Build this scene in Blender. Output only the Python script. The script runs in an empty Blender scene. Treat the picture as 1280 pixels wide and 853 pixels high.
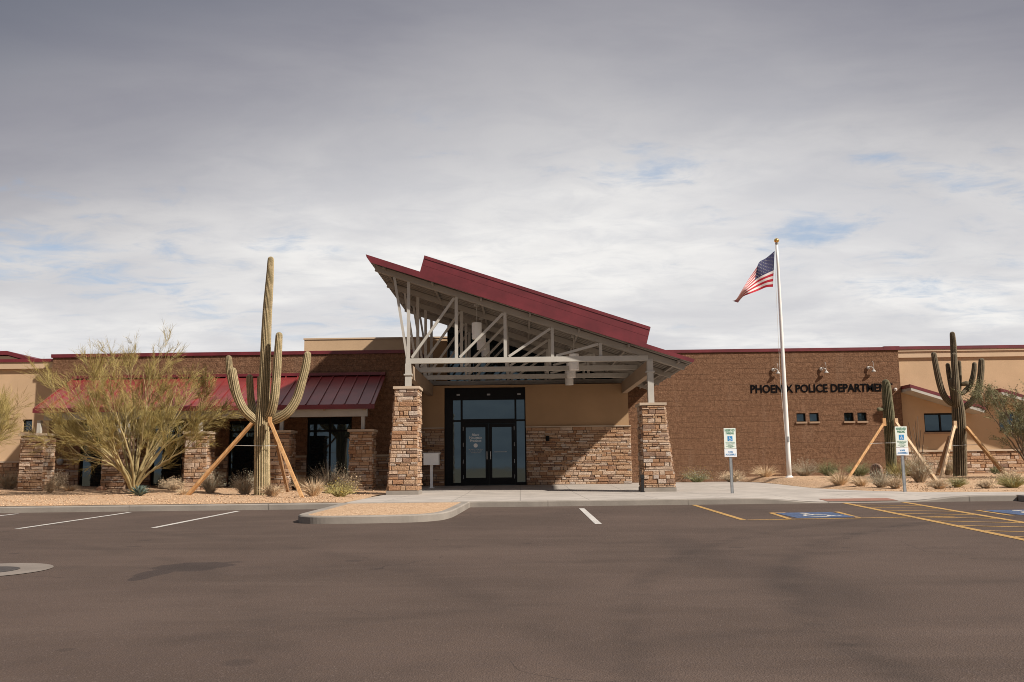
import bpy, math, random
from mathutils import Vector, Matrix
import numpy as np
rad = math.radians
scn = bpy.context.scene
col = scn.collection

# ------------------------------------------------------------------ camera
FOC, CAM_H = 1130.0, 0.58
pitch = math.atan((586 - 426.5) / FOC); yaw = rad(-0.4); roll = rad(0.7)
F = Vector((math.sin(yaw)*math.cos(pitch), math.cos(yaw)*math.cos(pitch), math.sin(pitch)))
R0 = Vector((math.cos(yaw), -math.sin(yaw), 0)); U0 = R0.cross(F)
RR = math.cos(roll)*R0 - math.sin(roll)*U0
UU = math.cos(roll)*U0 + math.sin(roll)*R0
CAM = Vector((0, 0, CAM_H))
cd = bpy.data.cameras.new("camera"); cam = bpy.data.objects.new("camera", cd); col.objects.link(cam)
cam.matrix_world = Matrix(((RR.x, UU.x, -F.x, 0), (RR.y, UU.y, -F.y, 0), (RR.z, UU.z, -F.z, CAM_H), (0, 0, 0, 1)))
cd.sensor_width = 36; cd.lens = FOC / 1280 * 36; cd.clip_start = 0.05; cd.clip_end = 6000
scn.camera = cam

def ray(u, v): return F*FOC + RR*(u-640) + UU*(426.5-v)
def at(u, v, Y):
    d = ray(u, v); return CAM + d*(Y/d.y)

# ------------------------------------------------------------------ sky, sun, exposure
SUN_TO = Vector((1.0, -0.61, 0.93)).normalized()
SUN_EL = math.asin(SUN_TO.z); SUN_ROT = math.atan2(SUN_TO.x, SUN_TO.y)
sd = bpy.data.lights.new("sun", 'SUN'); sd.energy = 5.0; sd.angle = rad(1.5); sd.color = (1.0, 0.93, 0.83)
sun = bpy.data.objects.new("sun", sd); col.objects.link(sun); sun.location = SUN_TO*80
sun.rotation_euler = SUN_TO.to_track_quat('Z', 'Y').to_euler()
scn.view_settings.view_transform = 'Standard'; scn.view_settings.look = 'None'
scn.view_settings.gamma = 1; scn.view_settings.exposure = 0.35; scn.view_settings.use_curve_mapping = False
scn.cycles.use_denoising = True; scn.cycles.filter_width = 0.95; scn.cycles.adaptive_threshold = 0.006

class NT:
    """small helper to wire shader nodes"""
    def __init__(s, tree): s.t = tree; s.n = tree.nodes; s.l = tree.links
    def new(s, typ, **kw):
        n = s.n.new(typ)
        for k, v in kw.items(): setattr(n, k, v)
        return n
    def put(s, sock, val):
        if val is None: return
        if isinstance(val, bpy.types.NodeSocket): s.l.new(val, sock)
        else: sock.default_value = val
    def m(s, op, a, b=None, c=None, clamp=False):
        n = s.new('ShaderNodeMath', operation=op); n.use_clamp = clamp
        s.put(n.inputs[0], a); s.put(n.inputs[1], b); s.put(n.inputs[2], c)
        return n.outputs[0]
    def mix(s, f, a, b, blend='MIX'):
        n = s.new('ShaderNodeMix', data_type='RGBA', blend_type=blend)
        s.put(n.inputs[0], f); s.put(n.inputs[6], rgba(a)); s.put(n.inputs[7], rgba(b))
        return n.outputs[2]
    def noise(s, vec, scale, detail=4, rough=0.5, dist=0.0):
        n = s.new('ShaderNodeTexNoise'); s.put(n.inputs['Vector'], vec)
        n.inputs['Scale'].default_value = scale; n.inputs['Detail'].default_value = detail
        n.inputs['Roughness'].default_value = rough; n.inputs['Distortion'].default_value = dist
        return n.outputs[0]
    def remap(s, v, a, b, c=0.0, d=1.0, smooth=True):
        n = s.new('ShaderNodeMapRange'); n.clamp = True
        if smooth: n.interpolation_type = 'SMOOTHSTEP'
        s.put(n.inputs[0], v); s.put(n.inputs[1], a); s.put(n.inputs[2], b); s.put(n.inputs[3], c); s.put(n.inputs[4], d)
        return n.outputs[0]
    def scale(s, vec, xyz, loc=(0, 0, 0)):
        n = s.new('ShaderNodeMapping'); s.put(n.inputs[0], vec)
        n.inputs['Scale'].default_value = xyz; n.inputs['Location'].default_value = loc
        return n.outputs[0]
def rgba(c):
    if isinstance(c, tuple) and len(c) == 3: return (*c, 1)
    return c

world = bpy.data.worlds.new("World"); scn.world = world; world.use_nodes = True
def build_sky():
    t = NT(world.node_tree); world.node_tree.nodes.clear()
    out = t.new('ShaderNodeOutputWorld'); bg = t.new('ShaderNodeBackground')
    STR = 0.1
    bg.inputs[1].default_value = STR
    sky = t.new('ShaderNodeTexSky', sky_type='NISHITA'); sky.sun_disc = False
    sky.sun_elevation = SUN_EL; sky.sun_rotation = SUN_ROT
    tc = t.new('ShaderNodeTexCoord'); d = tc.outputs['Generated']
    sep = t.new('ShaderNodeSeparateXYZ'); t.put(sep.inputs[0], d)
    dx, dy, dz = sep.outputs
    dzc = t.m('MAXIMUM', dz, 0.0)
    den = t.m('ADD', dzc, 0.14)
    cx = t.m('DIVIDE', dx, den); cy = t.m('DIVIDE', dy, den)
    cv = t.new('ShaderNodeCombineXYZ'); t.put(cv.inputs[0], cx); t.put(cv.inputs[1], cy)
    P = cv.outputs[0]                       # position on the flat cloud layer
    big = t.noise(t.scale(P, (0.30, 0.34, 1), (3.1, 1.7, 0)), 1.0, 3, 0.5, 0.3)
    streak = t.noise(t.scale(P, (0.75, 1.15, 1), (0.4, 7.3, 0)), 1.5, 7, 0.56, 0.5)
    fine = t.noise(t.scale(P, (1.7, 2.5, 1), (4.4, 2.2, 0)), 3.4, 9, 0.62, 0.5)
    # thick grey deck high up, broken white layer below it
    e = t.m('ADD', dz, t.m('MULTIPLY', t.m('SUBTRACT', big, 0.5), 0.22))
    e = t.m('ADD', e, t.m('MULTIPLY', t.m('SUBTRACT', streak, 0.5), 0.06))
    e = t.m('SUBTRACT', e, t.m('MULTIPLY', dx, 0.07))
    e = t.m('ADD', e, t.m('MULTIPLY', t.m('MULTIPLY', dx, dx), 0.46))
    grey = t.remap(e, 0.255, 0.51)
    lit = t.mix(t.remap(streak, 0.3, 0.7), (0.57, 0.565, 0.575), (0.76, 0.745, 0.72))
    lit = t.mix(t.remap(fine, 0.4, 0.72, 0, 0.5), lit, (0.50, 0.508, 0.535))
    lump = t.noise(t.scale(P, (0.7, 0.9, 1), (1.3, 4.4, 0)), 1.3, 6, 0.55, 0.6)
    lit = t.mix(t.remap(lump, 0.38, 0.62, 0.5, 0), lit, (0.47, 0.47, 0.49))
    dark = t.mix(t.remap(streak, 0.25, 0.75), (0.19, 0.19, 0.228), (0.30, 0.295, 0.32))
    cloud = t.mix(grey, lit, dark)
    cloud = t.mix(t.remap(e, 0.46, 0.60, 0, 0.9), cloud, (0.118, 0.130, 0.166))
    # unseen zenith brightened to lift the ambient light on shaded surfaces
    cloud = t.mix(t.remap(dz, 0.58, 0.82), cloud, (0.62, 0.63, 0.66))
    # unseen sky behind the camera darkened to cut ambient light on the facade
    cloud = t.mix(t.remap(dy, 0.45, -0.25, 0, 1), cloud, t.mix(1.0, cloud, (0.6, 0.6, 0.62), 'MULTIPLY'))
    gapn = t.m('ADD', t.m('MULTIPLY', fine, 0.36), t.m('MULTIPLY', t.noise(t.scale(P, (0.55, 0.75, 1), (5.6, 9.1, 0)), 1.5, 6, 0.6, 0.5), 0.8))
    # a broad thin spot up right of the canopy
    for px_, pz_, rx_, rz_, am in ((0.125, 0.322, 0.14, 0.034, 0.15), (0.05, 0.243, 0.06, 0.02, 0.12), (-0.2, 0.236, 0.08, 0.02, 0.10), (0.31, 0.245, 0.07, 0.022, 0.10)):
        gx = t.m('DIVIDE', t.m('SUBTRACT', dx, px_), rx_); gy = t.m('DIVIDE', t.m('SUBTRACT', dz, pz_), rz_)
        gapn = t.m('ADD', gapn, t.remap(t.m('SQRT', t.m('ADD', t.m('MULTIPLY', gx, gx), t.m('MULTIPLY', gy, gy))), 0.1, 1.2, am, 0))
    gapn = t.m('SUBTRACT', gapn, 0.03)
    gap = t.remap(gapn, 0.595, 0.75)
    band = t.m('MULTIPLY', t.remap(dz, 0.11, 0.19), t.remap(dz, 0.40, 0.33))
    gap = t.m('MULTIPLY', t.m('MULTIPLY', gap, band), 0.72)
    skyc = t.mix(0.6, t.mix(1.0, sky.outputs[0], (STR*1.0, STR*1.0, STR*1.0), 'MULTIPLY'), (0.27, 0.39, 0.56))
    fin = t.mix(gap, cloud, skyc)
    # below the horizon nothing is seen (the ground sheet covers it)
    s = t.new('ShaderNodeVectorMath', operation='SCALE'); t.put(s.inputs[0], fin); s.inputs['Scale'].default_value = 1/STR
    t.put(bg.inputs[0], s.outputs[0]); t.l.new(bg.outputs[0], out.inputs[0])
build_sky()

# ------------------------------------------------------------------ materials
def mat(name, c, rough=0.8, var=0.15, vscale=3.0, bump=0.0, bscale=40.0, metal=0.0, c2=None, spec=0.4, fine=0.0):
    m = bpy.data.materials.new(name); m.use_nodes = True
    t = NT(m.node_tree); b = t.n['Principled BSDF']
    tc = t.new('ShaderNodeTexCoord'); v = tc.outputs['Object']
    n = t.noise(v, vscale, 5, 0.6)
    lo = tuple(x*(1-var) for x in c); hi = tuple(min(1, x*(1+var)) for x in (c2 or c))
    cc = t.mix(t.remap(n, 0.3, 0.7), lo, hi)
    if fine:
        nf = t.noise(v, bscale, 3, 0.7)
        cc = t.mix(t.remap(nf, 0.3, 0.7, 0, 1), cc, tuple(x*(1-fine) for x in c))
    t.put(b.inputs['Base Color'], cc)
    b.inputs['Roughness'].default_value = rough; b.inputs['Metallic'].default_value = metal
    b.inputs['Specular IOR Level'].default_value = spec
    if bump:
        bn = t.new('ShaderNodeBump'); bn.inputs['Strength'].default_value = bump; bn.inputs['Distance'].default_value = 0.02
        t.put(bn.inputs['Height'], t.noise(v, bscale, 5, 0.65)); t.l.new(bn.outputs[0], b.inputs['Normal'])
    return m

def brick_mat():
    m = bpy.data.materials.new("split_face_block"); m.use_nodes = True
    t = NT(m.node_tree); b = t.n['Principled BSDF']
    tc = t.new('ShaderNodeTexCoord'); v = tc.outputs['Object']
    sp = t.new('ShaderNodeSeparateXYZ'); t.put(sp.inputs[0], v)
    cb = t.new('ShaderNodeCombineXYZ'); t.put(cb.inputs[0], t.m('ADD', sp.outputs[0], sp.outputs[1])); t.put(cb.inputs[1], sp.outputs[2])
    br = t.new('ShaderNodeTexBrick'); t.put(br.inputs['Vector'], cb.outputs[0])
    br.inputs['Scale'].default_value = 1; br.inputs['Brick Width'].default_value = 0.406; br.inputs['Row Height'].default_value = 0.203
    br.inputs['Mortar Size'].default_value = 0.006; br.inputs['Mortar Smooth'].default_value = 0.3
    br.inputs['Color1'].default_value = (0.235, 0.127, 0.074, 1); br.inputs['Color2'].default_value = (0.205, 0.11, 0.064, 1)
    br.inputs['Mortar'].default_value = (0.18, 0.098, 0.058, 1)
    n1 = t.noise(v, 8, 6, 0.75); n2 = t.noise(v, 0.5, 4, 0.5); n3 = t.noise(v, 22, 4, 0.75)
    c = t.mix(t.remap(n1, 0.4, 0.62, 0, 0.8), br.outputs[0], (0.12, 0.062, 0.035))
    c = t.mix(t.remap(n3, 0.5, 0.7, 0, 0.65), c, (0.34, 0.2, 0.125))
    c = t.mix(t.remap(n2, 0.4, 0.65, 0, 0.25), c, (0.17, 0.088, 0.05))
    c = t.mix(t.remap(t.noise(t.scale(v, (1.6, 1.6, 0.25)), 1.2, 5, 0.6), 0.55, 0.75, 0, 0.22), c, (0.30, 0.2, 0.14))
    c = t.mix(t.m('MULTIPLY', t.remap(sp.outputs[2], 0.9, 0.0), t.remap(t.noise(v, 1.4, 4, 0.6), 0.35, 0.65, 0, 0.35)), c, (0.33, 0.235, 0.165))
    t.put(b.inputs['Base Color'], c); b.inputs['Roughness'].default_value = 0.95; b.inputs['Specular IOR Level'].default_value = 0.15
    h = t.m('ADD', t.m('MULTIPLY', n1, 1.0), t.m('MULTIPLY', n3, 0.6))
    h = t.m('SUBTRACT', h, t.m('MULTIPLY', br.outputs['Fac'], 0.35))
    bn = t.new('ShaderNodeBump'); bn.inputs['Strength'].default_value = 0.9; bn.inputs['Distance'].default_value = 0.075
    t.put(bn.inputs['Height'], h); t.l.new(bn.outputs[0], b.inputs['Normal'])
    return m

def stone_mat(name="ledge_stone", gain=1.0):
    m = bpy.data.materials.new(name); m.use_nodes = True
    t = NT(m.node_tree); b = t.n['Principled BSDF']
    a = t.new('ShaderNodeAttribute'); a.attribute_name = 'tint'
    tc = t.new('ShaderNodeTexCoord'); v = tc.outputs['Object']
    r = t.new('ShaderNodeValToRGB'); r.color_ramp.interpolation = 'LINEAR'
    stops = [(0.0, (0.05, 0.036, 0.03)), (0.04, (0.05, 0.036, 0.03)), (0.06, (0.17, 0.105, 0.08)), (0.2, (0.25, 0.16, 0.115)), (0.38, (0.37, 0.20, 0.11)),
             (0.55, (0.44, 0.28, 0.17)), (0.75, (0.51, 0.365, 0.265)), (0.9, (0.60, 0.465, 0.36)), (1.0, (0.41, 0.355, 0.32))]
    el = r.color_ramp.elements
    el[0].position = 0; el[1].position = 1
    for p, c in stops[1:-1]: el.new(p)
    for e_, (p, c) in zip(sorted(el, key=lambda q: q.position), stops):
        e_.position = p; e_.color = (c[0]*gain, c[1]*gain, c[2]*gain, 1)
    t.put(r.inputs[0], a.outputs['Fac'])
    n = t.noise(v, 7, 6, 0.65); n2 = t.noise(v, 30, 4, 0.7)
    c = t.mix(t.remap(n, 0.45, 0.75, 0, 0.5), r.outputs[0], (0.26*gain, 0.13*gain, 0.075*gain))
    c = t.mix(t.remap(n2, 0.5, 0.8, 0, 0.45), c, (0.2*gain, 0.14*gain, 0.1*gain))
    n3 = t.noise(t.scale(v, (1, 1, 2.2)), 11, 5, 0.7); c = t.mix(t.remap(n3, 0.55, 0.75, 0, 0.55), c, (0.60*gain, 0.46*gain, 0.34*gain)); c = t.mix(t.remap(n3, 0.45, 0.28, 0, 0.5), c, (0.17*gain, 0.105*gain, 0.075*gain))
    t.put(b.inputs['Base Color'], c); b.inputs['Roughness'].default_value = 0.9; b.inputs['Specular IOR Level'].default_value = 0.2
    bn = t.new('ShaderNodeBump'); bn.inputs['Strength'].default_value = 0.9; bn.inputs['Distance'].default_value = 0.035
    t.put(bn.inputs['Height'], t.m('ADD', t.m('ADD', n, n2), n3)); t.l.new(bn.outputs[0], b.inputs['Normal'])
    return m

def asphalt_mat():
    m = bpy.data.materials.new("asphalt"); m.use_nodes = True
    t = NT(m.node_tree); b = t.n['Principled BSDF']
    tc = t.new('ShaderNodeTexCoord'); v = tc.outputs['Object']
    n1 = t.noise(v, 0.35, 5, 0.6); n2 = t.noise(t.scale(v, (0.5, 2.2, 1)), 0.9, 6, 0.65); n3 = t.noise(v, 55, 3, 0.7); n4 = t.noise(v, 14, 4, 0.7)
    vor = t.new('ShaderNodeTexVoronoi'); t.put(vor.inputs['Vector'], v); vor.inputs['Scale'].default_value = 90
    c = t.mix(t.remap(n1, 0.3, 0.7), (0.069, 0.0475, 0.0367), (0.098, 0.067, 0.0525))
    c = t.mix(t.remap(n2, 0.45, 0.75, 0, 0.45), c, (0.118, 0.083, 0.066))
    c = t.mix(t.remap(n4, 0.35, 0.75, 0, 0.35), c, (0.075, 0.055, 0.05))
    c = t.mix(t.remap(n3, 0.55, 0.75, 0, 0.5), c, (0.19, 0.145, 0.125))
    c = t.mix(t.remap(vor.outputs['Distance'], 0.35, 0.1, 0, 0.35), c, (0.05, 0.037, 0.034))
    # oil stain by the left rows: an outline of two lobes, broken up by noise
    sp = t.new('ShaderNodeSeparateXYZ'); t.put(sp.inputs[0], v)
    def lobe(x0, y0, rx, ry):
        a = t.m('POWER', t.m('DIVIDE', t.m('SUBTRACT', sp.outputs[0], x0), rx), 2)
        q = t.m('POWER', t.m('DIVIDE', t.m('SUBTRACT', sp.outputs[1], y0), ry), 2)
        return t.m('SQRT', t.m('ADD', a, q))
    def blotch(lobes, edge0, edge1, ns, amt, seed):
        dd = lobes[0]
        for q in lobes[1:]: dd = t.m('SMOOTH_MIN', dd, q, 0.3)
        nn = t.noise(t.scale(v, (1, 1, 1), (seed, 0, 0)), ns, 4, 0.6)
        dd = t.m('ADD', dd, t.m('MULTIPLY', t.m('SUBTRACT', nn, 0.5), 1.0))
        return t.remap(dd, edge0, edge1, amt, 0)
    c = t.mix(blotch([lobe(-3.42, 9.65, 0.40, 0.42), lobe(-3.62, 9.15, 0.16, 0.35), lobe(-3.62, 8.8, 0.09, 0.25)], 0.84, 1.06, 3, 0.72, 2.0), c, (0.042, 0.031, 0.028))
    # tyre tracks: arcs swept by turning cars, and a dark trail to the right
    def arc(x0, y0, r, w, amt, ns):
        a = t.m('SUBTRACT', sp.outputs[0], x0); q = t.m('SUBTRACT', sp.outputs[1], y0)
        d_ = t.m('ABSOLUTE', t.m('SUBTRACT', t.m('SQRT', t.m('ADD', t.m('MULTIPLY', a, a), t.m('MULTIPLY', q, q))), r))
        nn = t.noise(t.scale(v, (1, 1, 1), (ns, 0, 0)), 1.6, 5, 0.65)
        return t.m('MULTIPLY', t.remap(d_, 0.0, w, amt, 0), t.remap(nn, 0.36, 0.62))
    for x0, y0, r, w, amt, ns in ((14.0, 5.0, 12.1, 0.28, 0.45, 1.0), (14.2, 4.6, 13.6, 0.22, 0.32, 2.0), (-2.0, 30.0, 20.5, 0.3, 0.22, 3.0), (-2.0, 30.0, 18.6, 0.3, 0.22, 4.0), (-14, 2, 13.0, 0.3, 0.25, 5.0), (-14, 2, 14.7, 0.3, 0.22, 6.0), (4.5, -3.5, 9.8, 0.26, 0.26, 7.0), (4.5, -3.5, 11.4, 0.26, 0.24, 8.0)):
        c = t.mix(arc(x0, y0, r, w, amt, ns), c, (0.036, 0.027, 0.023))
    c = t.mix(blotch([lobe(2.0, 10.4, 0.3, 2.3), lobe(2.4, 8.0, 0.4, 1.6)], 0.4, 1.5, 1.6, 0.32, 5.0), c, (0.042, 0.031, 0.027))
    c = t.mix(blotch([lobe(1.1, 17.6, 0.7, 1.5), lobe(-6.9, 17.2, 0.7, 1.4), lobe(4.6, 18.4, 0.6, 0.9)], 0.3, 1.4, 2.2, 0.2, 9.0), c, (0.045, 0.033, 0.028))
    for sx, dd in ((3.3, 0.7), (7.7, 1.3)):      # drips and small spots
        vs = t.new('ShaderNodeTexVoronoi'); t.put(vs.inputs['Vector'], t.scale(v, (1, 1, 1), (sx, dd, 0))); vs.inputs['Scale'].default_value = dd
        c = t.mix(t.remap(vs.outputs['Distance'], 0.05, 0.085, 0.4, 0), c, (0.04, 0.03, 0.026))
    # faint cracks
    wv = t.new('ShaderNodeTexVoronoi', feature='DISTANCE_TO_EDGE'); nw = t.new('ShaderNodeTexNoise'); t.put(nw.inputs['Vector'], v); nw.inputs['Scale'].default_value = 1.5
    va = t.new('ShaderNodeVectorMath', operation='MULTIPLY_ADD'); t.put(va.inputs[0], nw.outputs['Color']); va.inputs[1].default_value = (0.7, 0.7, 0); t.put(va.inputs[2], v)
    t.put(wv.inputs['Vector'], va.outputs[0]); wv.inputs['Scale'].default_value = 0.16
    c = t.mix(t.m('MULTIPLY', t.remap(wv.outputs['Distance'], 0.0, 0.0016, 0.6, 0), t.remap(t.noise(v, 0.4, 3, 0.5), 0.45, 0.6)), c, (0.03, 0.022, 0.02))
    t.put(b.inputs['Base Color'], c); b.inputs['Roughness'].default_value = 0.9; b.inputs['Specular IOR Level'].default_value = 0.2
    bn = t.new('ShaderNodeBump'); bn.inputs['Strength'].default_value = 0.5; bn.inputs['Distance'].default_value = 0.008
    t.put(bn.inputs['Height'], t.m('ADD', n3, vor.outputs['Distance'])); t.l.new(bn.outputs[0], b.inputs['Normal'])
    return m

def gravel_mat():
    m = bpy.data.materials.new("decomposed_granite"); m.use_nodes = True
    t = NT(m.node_tree); b = t.n['Principled BSDF']
    tc = t.new('ShaderNodeTexCoord'); v = tc.outputs['Object']
    vor = t.new('ShaderNodeTexVoronoi'); t.put(vor.inputs['Vector'], v); vor.inputs['Scale'].default_value = 32
    sp = t.new('ShaderNodeSeparateColor'); t.put(sp.inputs[0], vor.outputs['Color'])
    c = t.mix(sp.outputs[0], (0.37, 0.225, 0.13), (0.62, 0.44, 0.29))
    c = t.mix(t.remap(sp.outputs[1], 0.8, 0.95, 0, 0.7), c, (0.22, 0.13, 0.08))
    c = t.mix(t.remap(t.noise(v, 0.8, 4, 0.6), 0.4, 0.7, 0, 0.4), c, (0.42, 0.26, 0.15))
    t.put(b.inputs['Base Color'], c); b.inputs['Roughness'].default_value = 0.95; b.inputs['Specular IOR Level'].default_value = 0.15
    bn = t.new('ShaderNodeBump'); bn.inputs['Strength'].default_value = 0.8; bn.inputs['Distance'].default_value = 0.02; bn.invert = True
    t.put(bn.inputs['Height'], vor.outputs['Distance']); t.l.new(bn.outputs[0], b.inputs['Normal'])
    return m

def concrete_mat(name, c, joint=0.0):
    m = bpy.data.materials.new(name); m.use_nodes = True
    t = NT(m.node_tree); b = t.n['Principled BSDF']
    tc = t.new('ShaderNodeTexCoord'); v = tc.outputs['Object']
    n = t.noise(v, 1.3, 6, 0.62); n2 = t.noise(v, 20, 4, 0.7)
    cc = t.mix(t.remap(n, 0.3, 0.7), tuple(x*0.84 for x in c), tuple(x*1.1 for x in c))
    cc = t.mix(t.remap(n2, 0.5, 0.8, 0, 0.3), cc, tuple(x*0.7 for x in c))
    if joint:
        br = t.new('ShaderNodeTexBrick'); t.put(br.inputs['Vector'], v); br.offset = 0
        br.inputs['Scale'].default_value = 1; br.inputs['Brick Width'].default_value = joint; br.inputs['Row Height'].default_value = joint
        br.inputs['Mortar Size'].default_value = 0.012
        cc = t.mix(t.m('MULTIPLY', br.outputs['Fac'], 0.6), cc, tuple(x*0.4 for x in c))
    t.put(b.inputs['Base Color'], cc); b.inputs['Roughness'].default_value = 0.9; b.inputs['Specular IOR Level'].default_value = 0.25
    bn = t.new('ShaderNodeBump'); bn.inputs['Strength'].default_value = 0.3; bn.inputs['Distance'].default_value = 0.01
    t.put(bn.inputs['Height'], n2); t.l.new(bn.outputs[0], b.inputs['Normal'])
    return m

def glass_mat(name, c=(0.010, 0.015, 0.019), ior=1.95):
    m = bpy.data.materials.new(name); m.use_nodes = True
    t = NT(m.node_tree); b = t.n['Principled BSDF']
    b.inputs['Base Color'].default_value = (*c, 1); b.inputs['Roughness'].default_value = 0.03; b.inputs['IOR'].default_value = ior; b.inputs['Specular Tint'].default_value = (0.62, 0.86, 1.0, 1)
    tc = t.new('ShaderNodeTexCoord')
    bn = t.new('ShaderNodeBump'); bn.inputs['Strength'].default_value = 0.03; bn.inputs['Distance'].default_value = 0.05
    t.put(bn.inputs['Height'], t.noise(tc.outputs['Object'], 1.2, 2, 0.5)); t.l.new(bn.outputs[0], b.inputs['Normal'])
    return m

def ridge_mat(name, valley, ridge, spine):
    """cactus skin: green between the ribs, pale spine rows along them"""
    m = bpy.data.materials.new(name); m.use_nodes = True
    t = NT(m.node_tree); b = t.n['Principled BSDF']
    a = t.new('ShaderNodeAttribute'); a.attribute_name = 'tint'
    tc = t.new('ShaderNodeTexCoord'); v = tc.outputs['Object']
    n = t.noise(v, 6, 5, 0.65); n2 = t.noise(v, 60, 3, 0.7)
    c = t.mix(a.outputs['Fac'], valley, ridge)
    c = t.mix(t.m('MULTIPLY', t.remap(a.outputs['Fac'], 0.72, 1.0), t.remap(n2, 0.42, 0.6, 0, 0.9)), c, spine)
    c = t.mix(t.remap(n, 0.5, 0.75, 0, 0.45), c, tuple(x*1.15 for x in spine))
    c = t.mix(t.remap(t.noise(v, 2.2, 5, 0.65), 0.5, 0.72, 0, 0.55), c, (0.085, 0.06, 0.036))
    c = t.mix(t.remap(t.noise(v, 13, 3, 0.6), 0.62, 0.72, 0, 0.6), c, (0.06, 0.045, 0.03))
    t.put(b.inputs['Base Color'], c); b.inputs['Roughness'].default_value = 0.75; b.inputs['Specular IOR Level'].default_value = 0.25
    bn = t.new('ShaderNodeBump'); bn.inputs['Strength'].default_value = 0.5; bn.inputs['Distance'].default_value = 0.01
    t.put(bn.inputs['Height'], n2); t.l.new(bn.outputs[0], b.inputs['Normal'])
    return m

def wood_mat(name, a_, b_):
    m = bpy.data.materials.new(name); m.use_nodes = True
    t = NT(m.node_tree); b = t.n['Principled BSDF']
    tc = t.new('ShaderNodeTexCoord'); v = tc.outputs['Generated']
    n = t.noise(t.scale(v, (8, 8, 1.2)), 3, 5, 0.65, 0.6)
    n2 = t.noise(tc.outputs['Object'], 3, 4, 0.6)
    c = t.mix(t.remap(n, 0.35, 0.68), a_, b_)
    c = t.mix(t.remap(n2, 0.45, 0.75, 0, 0.35), c, tuple(x*0.6 for x in a_))
    t.put(b.inputs['Base Color'], c); b.inputs['Roughness'].default_value = 0.75; b.inputs['Specular IOR Level'].default_value = 0.3
    return m

def leaf_mat(name, c, var=0.3, trans=0.25):
    m = mat(name, c, 0.75, var, 5.0, spec=0.2)
    m.node_tree.nodes['Principled BSDF'].inputs['Transmission Weight'].default_value = 0.0
    return m

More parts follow.
